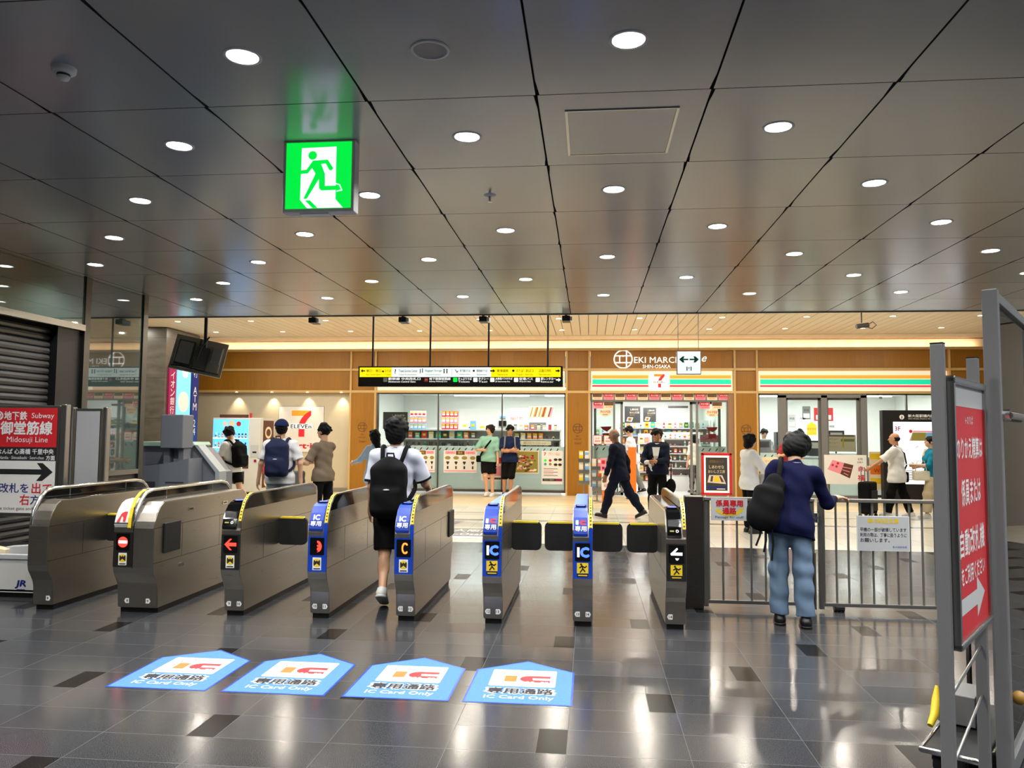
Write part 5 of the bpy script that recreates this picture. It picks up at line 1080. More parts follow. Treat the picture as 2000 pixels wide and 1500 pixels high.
def solid(prims, vox, clips=(), disp=0.0, freq=30.0):
    lo = np.min([p[1] for p in prims if p[4] == 'u'], 0)-3*vox; hi = np.max([p[2] for p in prims if p[4] == 'u'], 0)+3*vox
    n = np.ceil((hi-lo)/vox).astype(int)+1
    ax = [lo[i]+vox*np.arange(n[i]) for i in range(3)]; F = np.full(n, .5)
    for f, a, b, k, op in prims:
        m = k+2*vox; i0 = np.maximum(((a-m-lo)/vox).astype(int), 0); i1 = np.minimum(((b+m-lo)/vox).astype(int)+2, n)
        if (i1 <= i0).any(): continue
        s = tuple(slice(i0[i], i1[i]) for i in range(3))
        P = np.stack(np.meshgrid(*[ax[i][s[i]] for i in range(3)], indexing='ij'), -1); d = f(P); g = F[s]
        if op == 's': d = -d; h = np.clip(.5-.5*(d-g)/k, 0, 1); F[s] = g*h+d*(1-h)+k*h*(1-h)
        else: h = np.clip(.5+.5*(g-d)/k, 0, 1); F[s] = g*(1-h)+d*h-k*h*(1-h)
    if disp or len(clips):
        X_, Y_, Z_ = np.meshgrid(*ax, indexing='ij')
        if disp: F = F+disp*(np.sin(freq*(X_+.6*Z_)+2*np.sin(freq*.5*Y_))*np.sin(freq*.55*(Z_-.5*Y_)+1.3*np.sin(freq*.4*X_))+.5*np.sin(freq*1.9*(Z_+.4*X_-.3*Y_)))
        for p, nrm in clips: F = np.maximum(F, (X_-p[0])*nrm[0]+(Y_-p[1])*nrm[1]+(Z_-p[2])*nrm[2])
    F[0]=F[-1]=.5; F[:,0]=F[:,-1]=.5; F[:,:,0]=F[:,:,-1]=.5
    S = F < 0
    c = [S[i:n[0]-1+i, j:n[1]-1+j, k:n[2]-1+k] for i in (0,1) for j in (0,1) for k in (0,1)]
    al = np.logical_and.reduce(c); an = np.logical_or.reduce(c); A = np.argwhere(an & ~al); ID = np.full(n-1, -1, np.int64); ID[tuple(A.T)] = np.arange(len(A))
    acc = np.zeros((len(A), 3)); cnt = np.zeros(len(A))
    for axis in range(3):
        o1, o2 = [q for q in range(3) if q != axis]
        for u in (0,1):
            for v in (0,1):
                p0 = A.copy(); p0[:,o1] += u; p0[:,o2] += v; p1 = p0.copy(); p1[:,axis] += 1
                f0, f1 = F[tuple(p0.T)], F[tuple(p1.T)]; m = (f0 < 0) != (f1 < 0); t = np.where(m, f0/(f0-f1+1e-12*(f0 == f1)), 0)
                q = p0.astype(float); q[:,axis] += t; acc[m] += q[m]; cnt[m] += 1
    Vt = lo+vox*acc/cnt[:,None]; Q = []
    for axis in range(3):
        o1, o2 = [(1,2),(2,0),(0,1)][axis]
        s0 = [slice(None)]*3; s1 = [slice(None)]*3; s0[axis] = slice(0,-1); s1[axis] = slice(1,None)
        a, b = S[tuple(s0)], S[tuple(s1)]; E = np.argwhere(a != b); inside = a[tuple(E.T)]
        E1 = E.copy(); E1[:,o1] -= 1; E2 = E1.copy(); E2[:,o2] -= 1; E3 = E.copy(); E3[:,o2] -= 1
        q = np.stack([ID[tuple(e.T)] for e in (E, E1, E2, E3)], 1); q[~inside] = q[~inside][:, ::-1]; Q.append(q)
    return Vt, np.concatenate(Q)
def solid_obj(name, parent, mat, prims, vox=.012, **kw):
    Vt, Q = solid(prims, vox, **kw); me = bpy.data.meshes.new(name)
    me.vertices.add(len(Vt)); me.vertices.foreach_set('co', Vt.astype(np.float32).ravel())
    me.loops.add(Q.size); me.loops.foreach_set('vertex_index', Q.astype(np.int32).ravel())
    me.polygons.add(len(Q)); me.polygons.foreach_set('loop_start', np.arange(0, Q.size, 4, dtype=np.int32))
    try: me.polygons.foreach_set('loop_total', np.full(len(Q), 4, np.int32))
    except Exception: pass
    me.polygons.foreach_set('use_smooth', np.ones(len(Q), bool)); me.update(calc_edges=True); me.validate()
    me.materials.append(MATS[mat]); o = bpy.data.objects.new(name, me); COL.objects.link(o); o.parent = parent; return o
def cloth(name, rgb, rough=.85): return M(name, rgb, rough, spec=.15, var=.08, vs=14, bmp=.35, bs=420)
for nm, rgb in (('skin',(214,166,132)),('skin_tan',(186,134,100)),('skin_deep',(150,104,78))):
    M(nm, rgb, .5, var=.05, vs=20); MATS[nm].node_tree.nodes['Principled BSDF'].inputs['Subsurface Weight'].default_value = .08
for nm, rgb, r in (('hair_black',(11,10,10),.62),('hair_brown',(36,25,20),.6),('hair_grey',(120,112,104),.6)): M(nm, rgb, r, bmp=.5, bs=160, spec=.18)
for nm, rgb in (('c_white',(226,226,226)),('c_cool_white',(206,210,224)),('c_black',(10,10,12)),('c_navy',(26,38,72)),('c_deep_navy',(12,17,54)),('c_denim',(104,126,150)),('c_light_denim',(156,172,176)),('c_taupe',(126,112,94)),('c_mint',(140,186,170)),
                ('c_suit',(20,26,44)),('c_red',(150,52,58)),('c_teal',(22,120,150)),('c_beige',(196,182,154)),('c_sky',(168,192,222)),('c_grey',(120,122,122)),('c_cream',(228,222,204)),('c_pack_navy',(34,40,66)),('c_offwhite',(216,214,208))): cloth(nm, rgb)
M('shoe_white',(220,220,216),.5); M('shoe_black',(14,14,15),.35)
def rot(ax, deg):
    c, s = math.cos(R_(deg)), math.sin(R_(deg))
    return np.array({'x':[[1,0,0],[0,c,-s],[0,s,c]],'y':[[c,0,s],[0,1,0],[-s,0,c]],'z':[[c,-s,0],[s,c,0],[0,0,1]]}[ax])
def dirv(f, o, side): return V3(side*math.sin(R_(o)), math.sin(R_(f))*math.cos(R_(o)), -math.cos(R_(f))*math.cos(R_(o)))
nrm = lambda v: v/max(np.linalg.norm(v), 1e-9)
def ik(s, w, l1, l2, pole):
    d = w-s; L = np.linalg.norm(d)
    if L > (l1+l2)*.995: w = s+d/L*(l1+l2)*.995; d = w-s; L = np.linalg.norm(d)
    a = (l1*l1-l2*l2+L*L)/(2*L); h = math.sqrt(max(l1*l1-a*a, 0)); u = d/L; p = pole-u*(pole @ u); return s+u*a+nrm(p)*h, w
class Person:
    def __init__(s, label, x, y, yaw, H, lean=0, side=0, turn=0, nod=0, armL=((5,8),(12,4)), armR=((5,8),(12,4)), legL=((0,3),(0,2)), legR=((0,3),(0,2)), footL=0, footR=0, hipdrop=0,
                 handL=None, handR=None, w=1.0, vox=.010, skin='skin', female=False):
        s.sc = k = H/1.7; s.vox = vox; s.skin = skin; s.root = thing('person', label, 'person', (x, y, 0), R_(yaw)); s.w = w
        T = rot('x', -lean) @ rot('y', side); s.T = T; s.Rh = T @ rot('z', turn) @ rot('x', -nod)
        hip = V3(0,0,0); J = {}
        for S, sd, lg in (('L',-1,legL),('R',1,legR)):
            h = hip+V3(sd*.085*k,0,-.02*k); kn = h+dirv(*lg[0],sd)*.41*k; an = kn+dirv(*lg[1],sd)*.40*k; J['hip'+S], J['knee'+S], J['ank'+S] = h, kn, an
        fp = {'L':footL,'R':footR}; low = 9
        for S in 'LR':
            Rf = rot('x', fp[S])
            for q in ((0,-.065,-.075),(0,.17,-.075)): low = min(low, (J['ank'+S]+Rf @ V3(*q)*k)[2])
        up = V3(0,0,-low)
        for key in J: J[key] = J[key]+up
        s.P = P = hip+up; sw = .175*w*(.9 if female else 1.0)
        tp = lambda x, y, z: P+T @ V3(x*k, y*k, z*k)
        s.tp = tp; s.J = J; s.fp = fp
        J['neck'] = tp(0,-.005,.50); s.hc = J['neck']+T @ rot('x',-nod*.35) @ V3(0,.02*k,.178*k)
        for S, sd, ar, hd in (('L',-1,armL,handL),('R',1,armR,handR)):
            sh = tp(sd*sw,0,.44); J['sho'+S] = sh
            if ar[0] == 'ik': e, wv = ik(sh, V3(*ar[1]), .285*k, .245*k, V3(*ar[2]))
            else: e = sh+T @ dirv(*ar[0],sd)*.285*k; wv = e+T @ dirv(*ar[1],sd)*.245*k
            J['elb'+S], J['wri'+S] = e, wv; d = nrm(wv-e)
            if hd: hdv, pn = nrm(V3(*hd[0])), nrm(V3(*hd[1]))
            else: hdv = d; pn = nrm(V3(-sd,0,0)-d*(d @ V3(-sd,0,0)) + V3(0,.0001,0))
            pn = nrm(pn-hdv*(pn @ hdv)); J['hd'+S] = (hdv, pn)
        s.torso = lambda g: [ell(tp(0,0,-.01),(.150*k*w+g,.105*k*w+g,.115*k+g),T,.05), ell(tp(0,.0,.14),(.133*k*w+g,.098*k*w+g,.14*k+g),T,.06), ell(tp(0,.005,.31),((.152 if not female else .138)*k*w+g,.108*k*w+g,.165*k+g),T,.05), cap(tp(-sw*.86,0,.435),tp(sw*.86,0,.435),.052*k+g,None,.05)]
        if female: tt = s.torso; s.torso = lambda g: tt(g)+[ell(tp(sd*.06,.085,.30),(.055*k+g,.05*k+g,.055*k+g),T,.04) for sd in (-1,1)]
        s.body()
    def hp(s, x, y, z): return s.hc+s.Rh @ V3(x,y,z)*s.sc
    def fingers(s, S, sd, curl=32, grip=False):
        J, k = s.J, s.sc; w = J['wri'+S]; d, n = J['hd'+S]; l = np.cross(d, n)*sd; out = []
        Rm = np.stack([l, d, n], 1); out.append(ell(w+d*.048*k,(.040*k,.055*k,.017*k),Rm,.012)); out.append(cap(w-d*.01*k,w+d*.03*k,.026*k,.028*k,.015))
        for i, L in enumerate((.068,.078,.072,.056)):
            b = w+d*.085*k+l*(.028-.019*i)*k; c = R_(curl*.5+4*i); m = b+(d*math.cos(c)+n*math.sin(c))*L*.5*k; c2 = R_(curl*1.5+5*i); e = m+(d*math.cos(c2)+n*math.sin(c2))*L*.5*k
            out += [cap(b-d*.02*k,m,.0092*k,.0085*k,.004), cap(m,e,.0085*k,.0072*k,.004)]
        b = w+d*.03*k+l*.030*k; m = b+(d*.6+l*.7+n*.25)*.035*k; out += [cap(b,m,.012*k,.0105*k,.008), cap(m,m+(d*.9+l*.15+n*.35)*.032*k,.0105*k,.0085*k,.004)]
        return out
    def body(s):
        k, J, Rh = s.sc, s.J, s.Rh; pr = s.torso(0)
        pr += [cap(J['neck']-s.T @ V3(0,0,.03*k), s.hp(0,-.02,-.05), .058*k, .052*k, .03)]
        pr += [ell(s.hp(0,-.012,.020),(.074*k,.093*k,.090*k),Rh,.02), ell(s.hp(0,.018,-.042),(.058*k,.066*k,.066*k),Rh,.03), ell(s.hp(0,.058,-.085),(.026*k,.022*k,.020*k),Rh,.02),
               cap(s.hp(0,.086,.008),s.hp(0,.104,-.026),.008*k,.013*k,.012), ell(s.hp(0,.082,-.060),(.024*k,.012*k,.010*k),Rh,.008), ell(s.hp(0,.070,.028),(.052*k,.018*k,.014*k),Rh,.015)]
        for sd in (-1,1):
            pr += [ell(s.hp(sd*.074,-.008,-.012),(.012*k,.020*k,.031*k),Rh,.008), ell(s.hp(sd*.036,.062,-.022),(.022*k,.018*k,.018*k),Rh,.015)]
            pr.append(ell(s.hp(sd*.031,.098,.006),(.019*k,.016*k,.011*k),Rh,.012,'s'))
        for S, sd in (('L',-1),('R',1)):
            pr += [cap(J['sho'+S],J['elb'+S],.048*k,.037*k,.03), cap(J['elb'+S],J['wri'+S],.039*k,.025*k,.02)]+s.fingers(S, sd)
            pr += [cap(J['hip'+S],J['knee'+S],.082*k,.055*k,.04), cap(J['knee'+S],J['ank'+S],.054*k,.035*k,.03), ell(J['knee'+S]*.62+J['ank'+S]*.38+V3(0,-.018*k,0),(.048*k,.052*k,.10*k),None,.03)]
            Rf = rot('x', s.fp[S]); pr.append(cap(J['ank'+S]+Rf @ V3(0,-.02,-.035)*k, J['ank'+S]+Rf @ V3(0,.12,-.05)*k, .036*k,.026*k,.02))
        solid_obj('body', s.root, s.skin, pr, s.vox)
        m = MB()                                          # small facial features set into the head
        for sd in (-1,1):
            m = MB(); m.ell(s.hp(sd*.031,.083,.004),(.0115*k,.0115*k,.0058*k),'white',10,7); m.ell(s.hp(sd*.031,.0895,.0045),(.0066*k,.0066*k,.0056*k),'hair_black',8,6); m.tube([s.hp(sd*.018,.0925,.0085),s.hp(sd*.031,.0965,.0115),s.hp(sd*.044,.088,.0085)],.0022*k,'hair_black',6); m.build('eye', s.root)
            m = MB(); m.tube([s.hp(sd*.014,.092,.026),s.hp(sd*.032,.090,.031),s.hp(sd*.050,.078,.026)],.0042*k,'hair_black',6); m.build('eyebrow', s.root)
        M('lip',(166,92,84),.45); m = MB(); m.tube([s.hp(-.024,.082,-.060),s.hp(0,.093,-.057),s.hp(.024,.082,-.060)],[.003*k,.0062*k,.003*k],'lip',6); m.build('lips', s.root)
    def hair(s, style, mat='hair_black', g=.013, locks=26):
        k, Rh = s.sc, s.Rh; pr = []
        if style in ('short','full','bob','long','back'):
            pr.append(ell(s.hp(0,-.014,.026),((.076+g)*k,(.094+g)*k,(.092+g)*k),Rh,.02))
            if style in ('full','back'): pr.append(ell(s.hp(0,-.030,.0 if style == 'full' else -.022),((.078+g)*k,(.080+g)*k,(.092+g)*k),Rh,.02))
            if style == 'bob': pr += [ell(s.hp(0,-.03,-.05),(.092*k,.078*k,.105*k),Rh,.03)]
            if style == 'long': pr += [ell(s.hp(0,-.03,-.04),(.090*k,.080*k,.10*k),Rh,.03), cap(s.hp(0,-.07,-.03),s.hc+s.T @ V3(0,-.135,-.36)*k,.075*k,.05*k,.05)]
            rg = random.Random(int(abs(s.P[2])*1e5)+len(style)); nt = locks
            for q in range(nt):                          # uneven locks
                u, v = rg.uniform(0,2*PI), rg.uniform(-.15,1); cv = math.sqrt(max(0,1-v*v)); dx, dy = math.cos(u)*cv, math.sin(u)*cv
                if dy > .55 and v < .45: continue
                pr.append(ell(s.hp(dx*(.076+g*.55),-.014+dy*(.094+g*.55),.026+v*(.092+g*.55)),(.030*k,.030*k,.020*k),Rh,.022))
            if style == 'back': pr.append(ell(s.hp(0,-.052,-.058),(.066*k,.046*k,.075*k),Rh,.03))
            pr.append(ell(s.hp(0,.118,-.045),(.066*k,.085*k,.088*k),Rh,.012,'s'))
            if style == 'short':
                pr.append(ell(s.hp(0,.02,-.115),(.10*k,.16*k,.070*k),Rh,.015,'s'))
                for sd in (-1,1): pr.append(ell(s.hp(sd*.09,.03,-.02),(.03*k,.045*k,.05*k),Rh,.01,'s'))
            if style == 'full': pr.append(ell(s.hp(0,.0,-.15),(.12*k,.16*k,.075*k),Rh,.015,'s'))
        elif style == 'bald': pr += [ell(s.hp(0,-.03,-.005),(.083*k,.082*k,.062*k),Rh,.02), ell(s.hp(0,.11,0),(.09*k,.11*k,.12*k),Rh,.02,'s')]
        elif style == 'bun': pr += [ell(s.hp(0,-.014,.024),(.085*k,.104*k,.10*k),Rh,.02), ell(s.hp(0,-.11,.05),(.045*k,.045*k,.045*k),Rh,.02), ell(s.hp(0,.118,-.045),(.066*k,.085*k,.09*k),Rh,.012,'s'), ell(s.hp(0,.02,-.115),(.10*k,.16*k,.060*k),Rh,.015,'s')]
        return solid_obj('hair', s.root, mat, pr, s.vox*.85, disp=(.0026 if style == 'back' else .0045)*k, freq=95 if style == 'back' else 70)
    def cap_(s, mat, bucket=False):
        k, Rh = s.sc, s.Rh; pr = [ell(s.hp(0,-.012,.026),(.104*k,.122*k,.116*k),Rh,.01)]; n = s.Rh @ V3(0,0,-1)
        o = solid_obj('cap', s.root, mat, pr, s.vox, clips=[(s.hp(0,0,.028), n)])
        solid_obj('cap_brim', s.root, mat, [ell(s.hp(0,.0 if bucket else .125,.026),((.135 if bucket else .075)*k,(.15 if bucket else .075)*k,.011*k),Rh,.01)], s.vox*.8)
    def shirt(s, mat, sleeve=.72, hem=-.06, g=.020, fit=1.0, name='shirt', trim=None, wr=.006):
        k, J = s.sc, s.J; pr = s.torso(g*k); tp = s.tp
        pr += [ell(tp(0,0,hem+.08),(.158*k*s.w+g*k,.118*k*s.w+g*k,.13*k),s.T,.06)]
        pr += [cap(tp(0,-.005,.44),J['neck']+s.T @ V3(0,0,.006*k),.075*k,.062*k,.03)]
        pr += [cap(J['hip'+S],J['hip'+S]+(J['knee'+S]-J['hip'+S])*.35,.112*k,.115*k,.05) for S in 'LR']
        for S in 'LR':
            a, e, w = J['sho'+S], J['elb'+S], J['wri'+S]
            if sleeve <= 1: b = a+(e-a)*sleeve; pr.append(cap(a,b,.062*k*fit,.066*k*fit,.035,flat1=True))
            else: b = e+(w-e)*(sleeve-1); pr += [cap(a,e,.060*k*fit,.053*k*fit,.035), cap(e,b,.053*k*fit,.041*k*fit,.02,flat1=True)]
        dn = s.T @ V3(0,0,-1); o = solid_obj(name, s.root, mat, pr, s.vox, clips=[(tp(0,0,hem), dn)], disp=wr, freq=26)
        if trim:
            for S in 'LR':
                a, e = J['sho'+S], J['elb'+S]; b = a+(e-a)*sleeve; d = nrm(e-a)
                m = MB(); m.tube([b-d*.016,b+d*.004],.0685*k*fit,trim,18); m.build('sleeve_band', s.root)
            m = MB(); m.tube([J['neck']+s.T @ V3(0,0,-.004*k),J['neck']+s.T @ V3(0,.002,.014*k)],.0625*k,trim,18); m.build('collar_band', s.root)
        return o
    def trousers(s, mat, length=2.0, fit=1.0, wr=.004, top=-.005, name='trousers', skirt=False, cuff=.062):
        k, J = s.sc, s.J; g = .012*k; tp = s.tp
        pr = [ell(tp(0,0,-.01),(.156*k*s.w+g,.112*k*s.w+g,.12*k+g),s.T,.05), ell(tp(0,0,.08),(.145*k*s.w+g,.105*k*s.w+g,.10*k),s.T,.05)]
        if skirt: pr += [cap(tp(0,0,-.05),(0,0,s.P[2]*(1-length/2)),.15*k,.19*k,.05,flat1=True)]
        for S in 'LR':
            if skirt: break
            h, kn, an = J['hip'+S], J['knee'+S], J['ank'+S]
            if length <= 1: pr.append(cap(h,h+(kn-h)*length,.098*k*fit,.092*k*fit,.035,flat1=True))
            else: b = kn+(an-kn)*(length-1); pr += [cap(h,kn,.094*k*fit,.074*k*fit,.035), cap(kn,b,.073*k*fit,cuff*k*fit,.03,flat1=True)] + ([] if length < 1.6 else [ell(kn*.62+an*.38+V3(0,-.018*k,0),(.064*k*fit,.070*k*fit,.13*k),None,.03), ell(kn,(.076*k*fit,.078*k*fit,.09*k),None,.03)])
        return solid_obj(name, s.root, mat, pr, s.vox, clips=[(tp(0,0,top), s.T @ V3(0,0,1))], disp=wr, freq=24)
    def shoes(s, mat, sole='shoe_white'):
        k, J = s.sc, s.J
        for S in 'LR':
            Rf = rot('x', s.fp[S]); q = lambda x, y, z: J['ank'+S]+Rf @ V3(x,y,z)*k
            o = solid_obj('shoe', s.root, mat, [cap(q(0,-.035,-.035),q(0,.13,-.052),.046*k,.040*k,.02), cap(q(0,-.015,-.03),q(0,-.01,.02),.046*k,.044*k,.02,flat1=True)], s.vox*.8, clips=[(q(0,0,-.062), Rf @ V3(0,0,-1))])
            solid_obj('sole', o, sole, [cap(q(0,-.035,-.06),q(0,.13,-.06),.050*k,.045*k,.01)], s.vox*.7, clips=[(q(0,0,-.075), Rf @ V3(0,0,-1)), (q(0,0,-.054), Rf @ V3(0,0,1))])
    def world(s, p): return s.root.matrix_basis @ Vector(p)
    def pack(s, label, mat, size=1.0, dz=0.0, dx=0.0, both=True, name='backpack', strapmat=None):
        k, tp, T = s.sc, s.tp, s.T; q = lambda x, y, z: tp(x+dx, y, z+dz)
        t = thing(name, label, 'backpack', s.root.location, s.root.rotation_euler.z)
        z0 = .24; solid_obj('bag', t, mat, [rbox(q(0,-.20,z0),(.085*size*k,.03*size*k,.16*size*k),.065*size*k,T,.04), rbox(q(0,-.245,z0-.09),(.07*size*k,.035*k,.06*size*k),.05*size*k,T,.03), ell(q(0,-.19,z0+.2*size),(.11*size*k,.07*k,.09*k),T,.05)], .010, disp=.004, freq=22)
        m = MB(); m.tube([q(-.035,-.15,z0+.27*size),q(-.03,-.17,z0+.31*size),q(.03,-.17,z0+.31*size),q(.035,-.15,z0+.27*size)],.009*k,mat,8); m.build('grab_handle', t)
        for sd in ((-1,1) if both else (-1,)):
            m = MB(); pts = [q(sd*.075,-.165,.44),tp(sd*.095,-.145,.43),tp(sd*.11,-.07,.515),tp(sd*.115,.035,.525),tp(sd*.12,.125,.43),tp(sd*.13,.155,.30),tp(sd*.175,.10,.17),tp(sd*.175,-.06,.09),q(sd*.11,-.17,.06)]
            pts = [Vector(p) for p in pts]; sm = [pts[0]]
            for a, b, c, d in zip([pts[0]]+pts, pts, pts[1:], pts[2:]+[pts[-1]]):
                for u in (.25,.5,.75,1.0): sm.append(.5*((2*b)+(c-a)*u+(2*a-5*b+4*c-d)*u*u+(3*b-a-3*c+d)*u**3))
            m.tube(sm, .021*k, strapmat or mat, 8); m.build('strap', t)
        m = MB(); m.T = Matrix(); a = q(0,-.297*size if size > 1 else -.300,z0+.01); m.ell(a,(.03*k,.006,.008),'pale_grey',10,6); m.build('badge', t)
        return t
def small_thing(name, label, cat, pts, build):
    t = thing(name, label, cat, pts); build(t); return t
def phone(p, hand, label):
    w = p.world(p.J['wri'+hand]+p.J['hd'+hand][0]*.10*p.sc); m = MB(Matrix.Translation(w) @ Matrix.Rotation(p.root.rotation_euler.z,4,'Z') @ Matrix.Rotation(R_(-35),4,'X')); m.box(-.036,.036,-.005,.005,-.05,.10,'black',.004); m.box(-.032,.032,-.0056,-.005,-.045,.095,'acrylic_black'); m.build('smartphone', label=label, cat='phone', org=tuple(w))

def people():
    p = Person('person in white tee and black shorts looking at phone beside vending machine', -6.66, 14.0, 72, 1.63, lean=6, nod=28, armL=((28,4),(75,-10)), armR=((10,6),(18,2)), legL=((24,2),(6,2)), legR=((-16,2),(-34,2)), footR=-24)
    p.hair('full'); p.shirt('c_white', .75, -.10, .024, 1.05); p.trousers('c_black', .72, 1.08, name='shorts'); p.shoes('shoe_white'); p.pack('black backpack on the person by the vending machine', 'c_black', 1.0, -.03); phone(p, 'L', 'black phone held by the person at the vending machine')
    p = Person('person in black cap and white tee with navy backpack, back turned', -4.42, 10.8, 8, 1.68, turn=12, armL=((-6,16),(6,10)), armR=((-4,20),(8,2)), legL=((3,4),(-4,2)), legR=((-3,4),(-2,2)), w=1.08)
    p.hair('full', g=.006, locks=0); p.cap_('c_navy'); p.shirt('c_white', .80, -.12, .028, 1.1); p.trousers('c_light_denim', 1.95, 1.1); p.shoes('shoe_white'); p.pack('navy backpack with pale badge on the person in black cap', 'c_pack_navy', 1.08, -.01)
    p = Person('person in taupe shirt and black trousers standing sideways holding grey bag', -4.03, 11.5, 68, 1.64, turn=8, armL=('ik',(-.20,.30,1.05),(-.4,-.8,-.3)), armR=('ik',(.08,.36,1.04),(.6,-.8,-.3)), legL=((4,3),(-2,2)), legR=((-4,3),(-4,2)))
    p.hair('short'); p.shirt('c_taupe', .85, -.10, .022, 1.0); p.trousers('c_black', 1.97, 1.0); p.shoes('shoe_black', 'shoe_black')
    w = p.world(p.J['wriL']); t = thing('tote_bag', 'soft grey bag hanging from the hand of the person in taupe shirt', 'bag', (w.x, w.y, w.z), R_(60))
    solid_obj('bag', t, 'c_grey', [rbox((.0,.04,-.26),(.09,.02,.10),.035,None,.02)], .010, disp=.004, freq=30)
    m = MB(); m.tube([(-.08,.04,-.14),(-.04,.03,-.03),(.04,.03,-.03),(.08,.04,-.14)],.008,'c_grey',8); m.build('handle', t)
    p = Person('woman with long dark hair and light blue shirt beyond the walking boy', -3.78, 13.4, 62, 1.54, female=True, armL=('ik',(-.12,.38,.98),(-.4,-.6,-.5)), armR=((6,8),(30,2)), legL=((12,2),(2,2)), legR=((-8,2),(-14,2)), footR=-10)
    p.hair('long'); p.shirt('c_sky', 1.85, -.22, .024, 1.05); p.trousers('c_white', 1.5, skirt=True, name='skirt'); p.shoes('shoe_white')
    p = Person('person with short dark hair half hidden beside the long-haired woman', -3.62, 14.3, 80, 1.53, armL=((5,6),(20,0)), legL=((4,2),(0,2)))
    p.hair('short','hair_brown'); p.shirt('c_offwhite', .75, -.1, .02); p.trousers('c_black', 1.95); p.shoes('shoe_black')
    # the boy walking through the gates
    p = Person('boy in white tee with black trim walking through gates, back turned', -1.77, 6.98, 4, 1.655, lean=3, turn=-4, armL=((-4,8),(25,6)), armR=((18,20),(66,6)), legL=((-14,-3),(-36,-4)), legR=((16,0),(2,0)), footL=-28, w=1.0, vox=.008)
    p.hair('back','hair_black',.021); p.shirt('c_cool_white', .86, -.10, .027, 1.14, trim='c_black', wr=.005); p.trousers('c_black', .98, 1.12, name='shorts'); p.shoes('shoe_white'); p.pack('large black backpack on the boy walking through gates', 'c_black', 1.10, -.12, -.02)
    # two young men leaning at the window
    p = Person('young man in mint tee and black shorts leaning against shop window', -2.46, 18.85, 172, 1.73, turn=-22, nod=4, side=-3, armL=((4,10),(10,6)), armR=('ik',(.10,.22,1.12),(.8,-.4,-.5)), legL=((4,2),(0,2)), legR=((16,-6),(-6,-4)), skin='skin', vox=.010)
    p.hair('full','hair_brown'); p.shirt('c_mint', .92, -.08, .030, 1.15); p.trousers('c_black', .86, 1.12, name='shorts'); p.shoes('shoe_white')
    o = thing('shoulder_bag', 'black crossbody bag strap worn over the mint tee', 'bag', p.root.location, p.root.rotation_euler.z); m = MB(); tp = p.tp; m.tube([tp(-.10,-.10,.46),tp(-.09,.0,.50),tp(-.05,.13,.40),tp(.06,.165,.24),tp(.16,.12,.08),tp(.19,.0,.0)],.022,'c_black',8); m.build('strap', o); solid_obj('bag', o, 'c_black', [rbox(tp(.22,.02,-.03),(.03,.07,.05),.03,None,.02)], .01)
    p = Person('young man in navy tee with crossed arms beside the mint tee man', -1.94, 18.85, 186, 1.72, turn=10, nod=6, armL=('ik',(.02,.24,1.10),(-.9,-.3,-.5)), armR=('ik',(-.04,.26,1.13),(.9,-.3,-.5)), legL=((14,-6),(-2,-3)), legR=((2,4),(0,2)), skin='skin_tan')
    p.hair('short'); p.shirt('c_navy', .85, -.09, .028, 1.1); p.trousers('c_black', 1.12, 1.12, name='shorts'); p.shoes('c_navy'); p.pack('grey backpack straps over the navy tee', 'c_grey', .85)
    # bald man in the suit
    p = Person('bald man in dark navy suit striding towards the left-hand gates'.replace(' the left-hand',' ticket'), .54, 14.3, 68, 1.66, lean=8, nod=8, armL=((18,6),(26,4)), armR=((-18,8),(4,4)), legL=((24,2),(16,2)), legR=((-22,2),(-36,2)), footL=8, footR=-26, skin='skin_deep', w=1.06)
    p.hair('bald','hair_grey'); p.shirt('c_suit', 1.96, -.18, .034, 1.14, name='jacket'); p.trousers('c_suit', 1.98, 1.1); p.shoes('shoe_black','shoe_black')
    m = MB(); m.tube([p.J['neck']+V3(0,.01,-.02),p.J['neck']+V3(0,.014,.03)],.066*p.sc,'c_white',16); m.build('shirt_collar', p.root)
    # woman in the blazer
    p = Person('woman in navy blazer and white shirt looking aside near shop door', 1.27, 15.0, 168, 1.62, female=True, turn=32, nod=4, armR=('ik',(.12,.26,.98),(.7,-.5,-.5)), armL=('ik',(-.02,.28,1.02),(-.7,-.5,-.5)), legL=((2,3),(0,2)), legR=((-2,3),(-2,2)), skin='skin_tan', w=1.1)
    p.hair('short','hair_black',.016); p.shirt('c_suit', 1.95, -.10, .032, 1.15, name='blazer'); p.trousers('c_black', 1.96, 1.05); p.shoes('shoe_black','shoe_black')
    m = MB(); m.tube([p.J['neck']+V3(0,.01,-.02),p.J['neck']+V3(0,.012,.022)],.068*p.sc,'c_white',16); m.build('shirt_collar', p.root)
    tp = p.tp; m = MB(); m.add([tp(-.075,.148,.44),tp(.075,.148,.44),tp(.05,.186,.27),tp(.0,.176,.10),tp(.0,.176,.10),tp(-.05,.186,.27)],[(0,1,2,5),(5,2,3)],'c_white'); m.build('blouse_front', p.root)
    w = p.world(p.J['wriR']+V3(0,.06,0)); solid_obj('handkerchief', None, 'c_white', [ell((w.x-.02,w.y,w.z+.02),(.06,.045,.04),None,.02), cap((w.x+.03,w.y-.02,w.z-.04),(w.x+.06,w.y-.02,w.z-.13),.028,.012,.02)], .008, disp=.006, freq=60); tag(bpy.data.objects['handkerchief'], 'crumpled white cloth held by the woman in navy blazer', 'cloth')
    w = p.world(V3(-.26,.0,.55)); t = thing('handbag', 'black round handbag hanging at the side of the blazer woman', 'bag', (w.x,w.y,w.z)); solid_obj('bag', t, 'c_black', [ell((0,0,0),(.09,.07,.14),None,.02)], .01); m = MB(); m.tube([(0,-.05,.1),(.0,-.02,.45),(.0,.05,.1)],.010,'c_black',8); m.build('strap', t)
